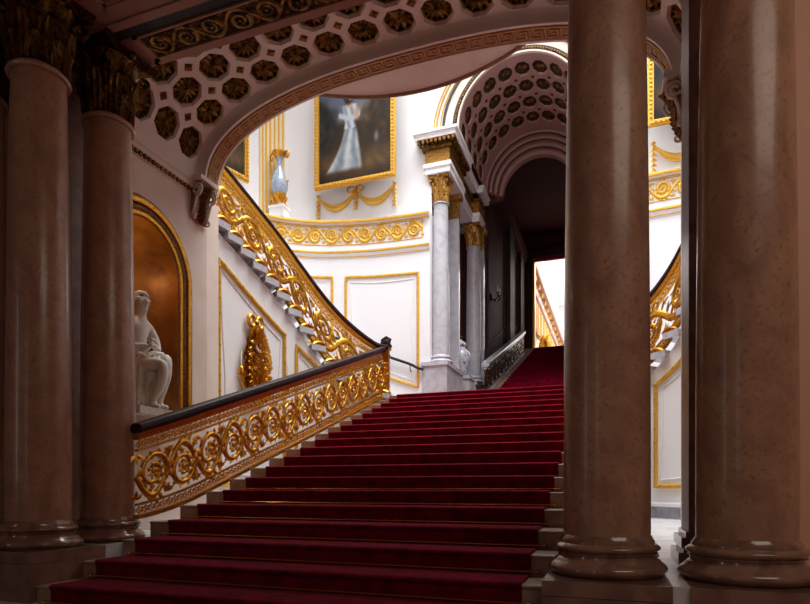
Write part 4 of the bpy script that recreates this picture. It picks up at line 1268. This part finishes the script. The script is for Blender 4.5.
# arched recess line and sconces on the corridor wall
rc = MB()
rc.tube([(-4.33, 14.9, 3.0)]+[(-4.33, 15.55-.55*math.cos(PI*k/20), 5.9+.55*math.sin(PI*k/20)) for k in range(21)]+[(-4.33, 16.1, 3.0)], .04, 6)
tag(build('recess_moulding', rc, 'coffer'), 'arched moulding on the wall behind the tall painted vase', 'moulding')
struct('wall_bay', MB().box(-4.37, -4.34, 14.8, 16.9, 2.9, 7.5), 'white', 'pale wall of the bay between the grey columns', 'wall', smooth=0)
def candle_sconce(label, x, y, z):
    t = thing('candle_sconce', label, 'sconce', (x, y, z))
    b = MB().ball((x+.03, y, z), .07, 8, 6, (.5,1,1.8)); build('backplate', b, 'bronze', t)
    for s_ in (-1, 1):
        a_ = build('arm', MB().tube([(x+.03,y,z-.05),(x+.15,y+s_*.08,z-.12),(x+.25,y+s_*.16,z-.05),(x+.25,y+s_*.17,z+.05)], .018, 6).lathe(x+.25, y+s_*.17, [(.03,z+.05),(.05,z+.08),(.03,z+.09)], 10), 'bronze', t)
        build('candle', MB().lathe(x+.25, y+s_*.17, [(.018,z+.09),(.018,z+.30),(.006,z+.32)], 8), 'glasslight', a_)
candle_sconce('dark candle sconce on the wall between the two grey columns', -4.33, 15.2, 5.2)
candle_sconce('dark candle sconce on the corridor wall right of the second grey column', -3.66, 18.2, 5.95)

# --- gallery beyond the door
gl = MB().box(-3.55, -3.45, 24.8, 44, 5.3, 12).box(.3, .4, 24.8, 44, 5.3, 12).box(-3.55, .4, 40, 40.1, 5.3, 12).box(-3.55, .4, 24.8, 44, 12, 12.1)
struct('wall_gallery', gl, 'white', 'white wall of the bright gallery beyond the doorway', 'wall', smooth=0)
gt = thing('trim_7', 'rose and gilt mouldings along the bright gallery wall', 'moulding', (-3.45, 30, 6), kind='structure')
b = MB(); b2 = MB()
for z0_, z1_, e in ((7.0,7.12,.12),(8.7,8.8,.1),(9.35,9.6,.3)): b.box(-3.45, -3.45+e, 24.8, 43.9, z0_, z1_)
for k in range(14):
    y = 25.8+k*1.25; b2.box(-3.45, -3.40, y, y+.10, 7.2, 8.6); b2.box(-3.45, -3.40, y+.7, y+.8, 7.2, 8.6)
    b2.box(-3.4, -3.25, y+.3, y+.45, 9.1, 9.3)
build('rail', b, 'rosepaint', gt, smooth=0); build('gilt_strip', b2, 'goldleaf', gt, smooth=0)
t = thing('gilded_ornament', 'gilded sculpture glimpsed through the bright doorway at the stair top', 'sculpture', (-3.05, 27.5, DZ0))
b = MB().lathe(-3.05, 27.5, [(.25,DZ0),(.25,DZ0+.1),(.12,DZ0+.2),(.16,DZ0+.5),(.28,DZ0+.8),(.2,DZ0+1.1),(.1,DZ0+1.3)], 14)
for k in range(14):
    a_ = k*2.4; leaf(b, (-3.05+.15*math.cos(a_), 27.5+.15*math.sin(a_), DZ0+.3+k*.07), (math.cos(a_)*.7, math.sin(a_)*.7, .6), (-math.sin(a_), math.cos(a_), 0), .35, .2, (0,0,1), .4)
build('body', b, 'gold', t)

# --- bowed gallery over the hall arch
gc, gR, GZ = 5.03, 2.70, 5.50
pts = [(AX-.06+gR*math.sin(a_), gc+gR*math.cos(a_)) for a_ in [(-62+124*k/40)*PI/180 for k in range(41)]]
poly = [p for p in pts if p[1] > 7.10]
poly = [(poly[0][0]-.06, 7.085)]+poly+[(poly[-1][0]+.06, 7.085)]
gb = thing('bowed_gallery', 'bow fronted gallery underside above the far edge of the hall arch', 'gallery', (AX, 7.6, GZ))
build('slab', MB().prism(poly, lambda x, y, z: (x, y, z), GZ, GZ+.32), 'warmwhite', gb, smooth=20)
b = MB().tube([(x, y, GZ+.0) for x, y in poly], .03, 8)
tag(build('edge_moulding', b, 'fretground', gb), 'brown gilt edge moulding')

# ================================================================== STATUE
def skin(verts, edges, radii, name, m, parent, sub=2, root=0):
    me = bpy.data.meshes.new(name); w = Vector(parent['_w'])
    me.from_pydata([tuple(Vector(v)-w) for v in verts], edges, [])
    o = bpy.data.objects.new(name, me); C.objects.link(o)
    md = o.modifiers.new('s', 'SKIN'); md.use_smooth_shade = True
    for i, r in enumerate(radii):
        sv = me.skin_vertices[0].data[i]; sv.radius = (r, r) if not isinstance(r, tuple) else r
        sv.use_root = (i == root)
    sd = o.modifiers.new('d', 'SUBSURF'); sd.levels = sub; sd.render_levels = sub
    dg = bpy.context.evaluated_depsgraph_get(); ev = o.evaluated_get(dg)
    nm = bpy.data.meshes.new_from_object(ev); nm.shade_smooth()
    o.modifiers.clear(); o.data = nm; nm.materials.clear(); nm.materials.append(M[m]); o.parent = parent; o['_w'] = tuple(w)
    return o
SX, SY, SZ = -5.66, 5.84, NSILL
stt = thing('marble_statue', 'white marble statue of a seated draped woman in the gilded niche', 'statue', (SX, SY, SZ))
build('plinth', MB().prism([(-5.95+.0, 5.45),(-5.26,5.45),(-5.26,6.2),(-5.95,6.2)], lambda x, y, z: (x, y, z), SZ+.002, SZ+.09), 'statue', stt, smooth=0)
rk = MB().lathe(SX-.06, SY+.0, [(.30,SZ+.09),(.30,SZ+.2),(.25,SZ+.38),(.23,SZ+.50),(.19,SZ+.55),(.08,SZ+.56)], 16)
rk.v = [(x+.03*math.sin(9*z+5*y), y+.03*math.cos(11*z+4*x), z) for x, y, z in rk.v]
build('rock_seat', rk, 'statue', stt)
P = lambda dx, dy, dz: (SX+dx, SY+dy, SZ+dz)
V = [P(-.03,0,.62), P(-.05,0,.78), P(-.02,0,.93), P(.02,0,1.08), P(.03,0,1.19), P(.05,-.01,1.28), P(.085,-.02,1.355), P(.072,-.02,1.46), P(.06,-.02,1.53),   # 0-8 spine and head
     P(.02,.16,1.155), P(.07,.225,1.02), P(.13,.20,.875), P(.17,.09,.90), P(.17,-.01,.97),      # 9-13 far arm
     P(.02,-.16,1.155), P(.0,-.235,1.0), P(.05,-.255,.85), P(.15,-.17,.86), P(.22,-.07,.885),   # 14-18 near arm
     P(.0,.11,.62), P(.19,.13,.70), P(.36,.10,.745), P(.375,.07,.50), P(.31,.03,.21), P(.315,.03,.13), P(.43,.05,.112),   # 19-25 far leg
     P(.0,-.11,.60), P(.22,-.09,.645), P(.43,-.03,.645), P(.40,-.04,.40), P(.29,-.07,.20), P(.295,-.07,.13), P(.42,-.09,.112)]   # 26-32 near leg
Ed = [(0,1),(1,2),(2,3),(3,4),(4,5),(5,6),(6,7),(7,8),(4,9),(9,10),(10,11),(11,12),(12,13),(4,14),(14,15),(15,16),(16,17),(17,18),(0,19),(19,20),(20,21),(21,22),(22,23),(23,24),(24,25),(0,26),(26,27),(27,28),(28,29),(29,30),(30,31),(31,32)]
Rr = [(.165,.14),(.115,.10),(.125,.105),(.135,.11),(.10,.075),(.052,.052),(.068,.066),(.094,.084),(.055,.05),.066,.05,.043,.038,.026,.066,.05,.043,.038,.026,.115,.10,.074,.068,.042,.044,.024,.115,.10,.074,.068,.042,.044,.024]
skin(V, Ed, Rr, 'body', 'statue', stt)
hb = MB(); hr0 = random.Random(5)
for k in range(150):
    ph_ = hr0.uniform(0, 2*PI); el = hr0.uniform(-.25, 1.5)
    dx = math.cos(ph_)*math.cos(el)
    if dx > .25 and el < .75: continue
    hb.ball((SX+.058+.108*dx, SY-.02+.098*math.sin(ph_)*math.cos(el), SZ+1.46+.108*math.sin(el)), hr0.uniform(.016,.026), 6, 5)
hb.ball(P(-.075,-.02,1.44), .052, 10, 8)
hb.tube([P(.058+.112*math.cos(k*PI/10+PI/2-.1*0), -.02+.102*math.sin(k*PI/10+PI/2), 1.475) for k in range(-2, 13)], .012, 6)
build('hair', hb, 'statue', stt)
fc = MB()
fc.tube([P(.150,-.02,1.475), P(.176,-.02,1.43), P(.158,-.02,1.418)], [.012,.019,.012], 6)
fc.ball(P(.146,-.02,1.388), .016, 6, 5, (.8,1.5,.55)); fc.ball(P(.128,-.02,1.35), .016, 8, 6)
for yy in (-.052, .012): fc.ball(P(.146,yy,1.458), .013, 6, 5); fc.tube([P(.146,yy-.02,1.475), P(.155,yy,1.483), P(.146,yy+.02,1.475)], .008, 5)
for yy in (-.112, .070): fc.ball(P(.06,yy,1.43), .025, 6, 5, (.7,.5,1.2))
fc.lathe(SX+.075, SY-.02, [(.062,SZ+1.37),(.078,SZ+1.41),(.082,SZ+1.45)], 14, 1, .8)
build('face', fc, 'statue', stt)
for s_, base in ((1, P(.17,-.01,.97)), (-1, P(.22,-.07,.885))):
    hv = [base, (base[0]+.04, base[1]-.01*s_, base[2]-.005)]; he = [(0,1)]; hr_ = [.026,.029]
    for q in range(4):
        o = (q-1.5)*.019; ln = (.06,.072,.068,.052)[q]
        i = len(hv)
        hv += [(base[0]+.06, base[1]+o, base[2]), (base[0]+.06+ln*.55, base[1]+o, base[2]-.012), (base[0]+.06+ln*.85, base[1]+o*1.05, base[2]-.034)]
        he += [(1,i),(i,i+1),(i+1,i+2)]; hr_ += [.0105,.009,.0075]
    i = len(hv)
    hv += [(base[0]+.03, base[1]-s_*.04, base[2]+.01), (base[0]+.065, base[1]-s_*.052, base[2]+.0)]; he += [(0,i),(i,i+1)]; hr_ += [.012,.010]
    skin(hv, he, hr_, 'hand', 'statue', stt, 1)
# drapery: gathered round the hips and falling over the seat on the open side
dr = MB()
top = spline([P(-.22,.10,.66)[:2], P(-.20,-.14,.66)[:2], P(-.02,-.215,.66)[:2], P(.14,-.20,.66)[:2], P(.25,-.11,.66)[:2], P(.30,.01,.66)[:2], P(.27,.10,.66)[:2]], 12)
bot = spline([P(-.32,.14,.1)[:2], P(-.30,-.22,.1)[:2], P(-.06,-.33,.1)[:2], P(.12,-.28,.1)[:2], P(.20,-.16,.1)[:2], P(.22,-.03,.1)[:2], P(.20,.06,.1)[:2]], 12)
n = len(top); nv = 20; vs = []
for j in range(nv+1):
    f = j/nv
    for i in range(n):
        q = top[i]*(1-f**.8)+bot[i]*f**.8
        dx, dy = q.x-(SX-.02), q.y-SY; l = math.hypot(dx, dy)
        fo = (.022*math.sin(i*.72+f*2.2)+.013*math.sin(i*1.55-f*4)+.02*math.sin(i*.31+f*6))*min(1, .25+f*2)
        zt = SZ+.735+.02*math.sin(i*.5)-.05*abs(i/n-.62)
        zb = SZ+.10+.03*math.sin(i*.8)+(.10 if i > n*.72 else 0)
        vs.append((q.x+dx/l*fo, q.y+dy/l*fo, zt+(zb-zt)*f))
dr.add(vs, [(j*n+i, j*n+i+1, (j+1)*n+i+1, (j+1)*n+i) for j in range(nv) for i in range(n-1)])
# rolled edge across the lap
dr.tube([(vs[i][0]*.93+.07*SX, vs[i][1]*.93+.07*SY, vs[i][2]+.005) for i in range(0, n, 2)], [.034+.008*math.sin(i*1.3) for i in range(0, n, 2)], 8)
dr.tube([P(-.16,.12,.72), P(-.02,.06,.765), P(.10,.02,.775), P(.20,.05,.79), P(.26,.12,.79), P(.25,.19,.72)], [.04,.05,.045,.05,.045,.03], 8)
# cloth held up to the breast
dr.tube([P(.23,-.05,.88), P(.16,-.09,.82), P(.10,-.12,.76), P(.05,-.17,.70)], [.03,.045,.05,.04], 8)
build('drapery', dr, 'statue', stt, smooth=70)

# ================================================================== LIGHT
def area(name, loc, size, energy, col, target=None, sy=None):
    l = bpy.data.lights.new(name, 'AREA'); l.energy = energy; l.color = col; l.size = size
    if sy: l.shape = 'RECTANGLE'; l.size_y = sy
    o = bpy.data.objects.new(name, l); C.objects.link(o); o.location = (loc[0], loc[1], loc[2]+ZS)
    if target:
        d = Vector((target[0]-loc[0], target[1]-loc[1], target[2]-loc[2])); o.rotation_euler = d.to_track_quat('-Z', 'Y').to_euler()
    return o
area('skylight', (CX, 10.3, 12.8), 8.5, 1000, (.93, .97, 1.0), (CX, 10.3, 0), 5.0).data.spread = math.radians(98)
area('gallery_skylight', (-1.5, 32, 11.8), 3, 700, (1, .98, .95), (-1.5, 32, 5), 13)
area('hall_window_left', (-7.6, -1.6, 1.7), .26, 11, (1, .9, .84), (-1, 3.9, 1.5), 3.2)
area('hall_window_middle', (-3.6, -4.6, 1.8), .25, 7, (1, .9, .84), (0, 3.9, 1.6), 3.2)
area('hall_fill', (2.7, .9, 4.4), 3.2, 72, (1, .85, .70), (2.1, 1.9, 0), 2.6)  # soft fill added to brighten the front columns and right wall
ln_ = bpy.data.lights.new('niche_lamp', 'POINT'); ln_.energy = 5.5; ln_.color = (1, .85, .6); ln_.shadow_soft_size = .06
on = bpy.data.objects.new('niche_lamp', ln_); C.objects.link(on); on.location = (-5.62, 5.55, 3.0+ZS)

w = bpy.data.worlds.new('World'); bpy.context.scene.world = w; w.use_nodes = True
w.node_tree.nodes['Background'].inputs[0].default_value = (.9, .93, 1, 1)
w.node_tree.nodes['Background'].inputs[1].default_value = .15
struct('ceiling_well', MB().box(-9.4, 5, 7, 14.4, 13.0, 13.1), 'white', 'ceiling of the stairwell above the skylight', 'ceiling')

GROUPS = {'marble_column': 'marble columns', 'stone_pedestal': 'brown stone pedestals', 'square_pier': 'square marble piers', 'scroll_bracket': 'scroll brackets under the arch',
          'stair_balustrade': 'gilded stair balustrades', 'panel_frame': 'gilded panel frames', 'scroll_frieze': 'gilded scroll friezes', 'framed_painting': 'gilt framed paintings',
          'gilded_swag': 'gilded swags under the paintings', 'marble_pedestal': 'grey marble pedestals', 'grey_pilaster': 'grey pilasters', 'candle_sconce': 'candle sconces',
          'newel_post': 'gilded newel posts', 'curved_staircase': 'curved upper flights', 'stair_string': 'stepped gilt edges', 'entablature': 'entablatures of the far arch'}
for o in C.objects:
    g_ = GROUPS.get(o.name.split('.')[0])
    if g_ and o.parent is None: o['group'] = g_

# ================================================================== CAMERA
cam = bpy.data.cameras.new('Camera'); co = bpy.data.objects.new('Camera', cam); C.objects.link(co)
co.location = (0, 0, ZS); co.rotation_euler = (PI/2, 0, .34369176)
cam.sensor_width = 36; cam.lens = 36*587.180848/810; cam.shift_y = (487.560964-302)/810; cam.clip_start = .05
sc = bpy.context.scene; sc.camera = co
sc.view_settings.view_transform = 'Standard'; sc.view_settings.look = 'None'
sc.view_settings.gamma = 1; sc.view_settings.exposure = 0; sc.view_settings.use_curve_mapping = False
sc.cycles.max_bounces = 8; sc.cycles.diffuse_bounces = 5; sc.cycles.glossy_bounces = 4
sc.cycles.sample_clamp_indirect = 6
for o in list(bpy.data.objects):
    if '_w' in o: del o['_w']
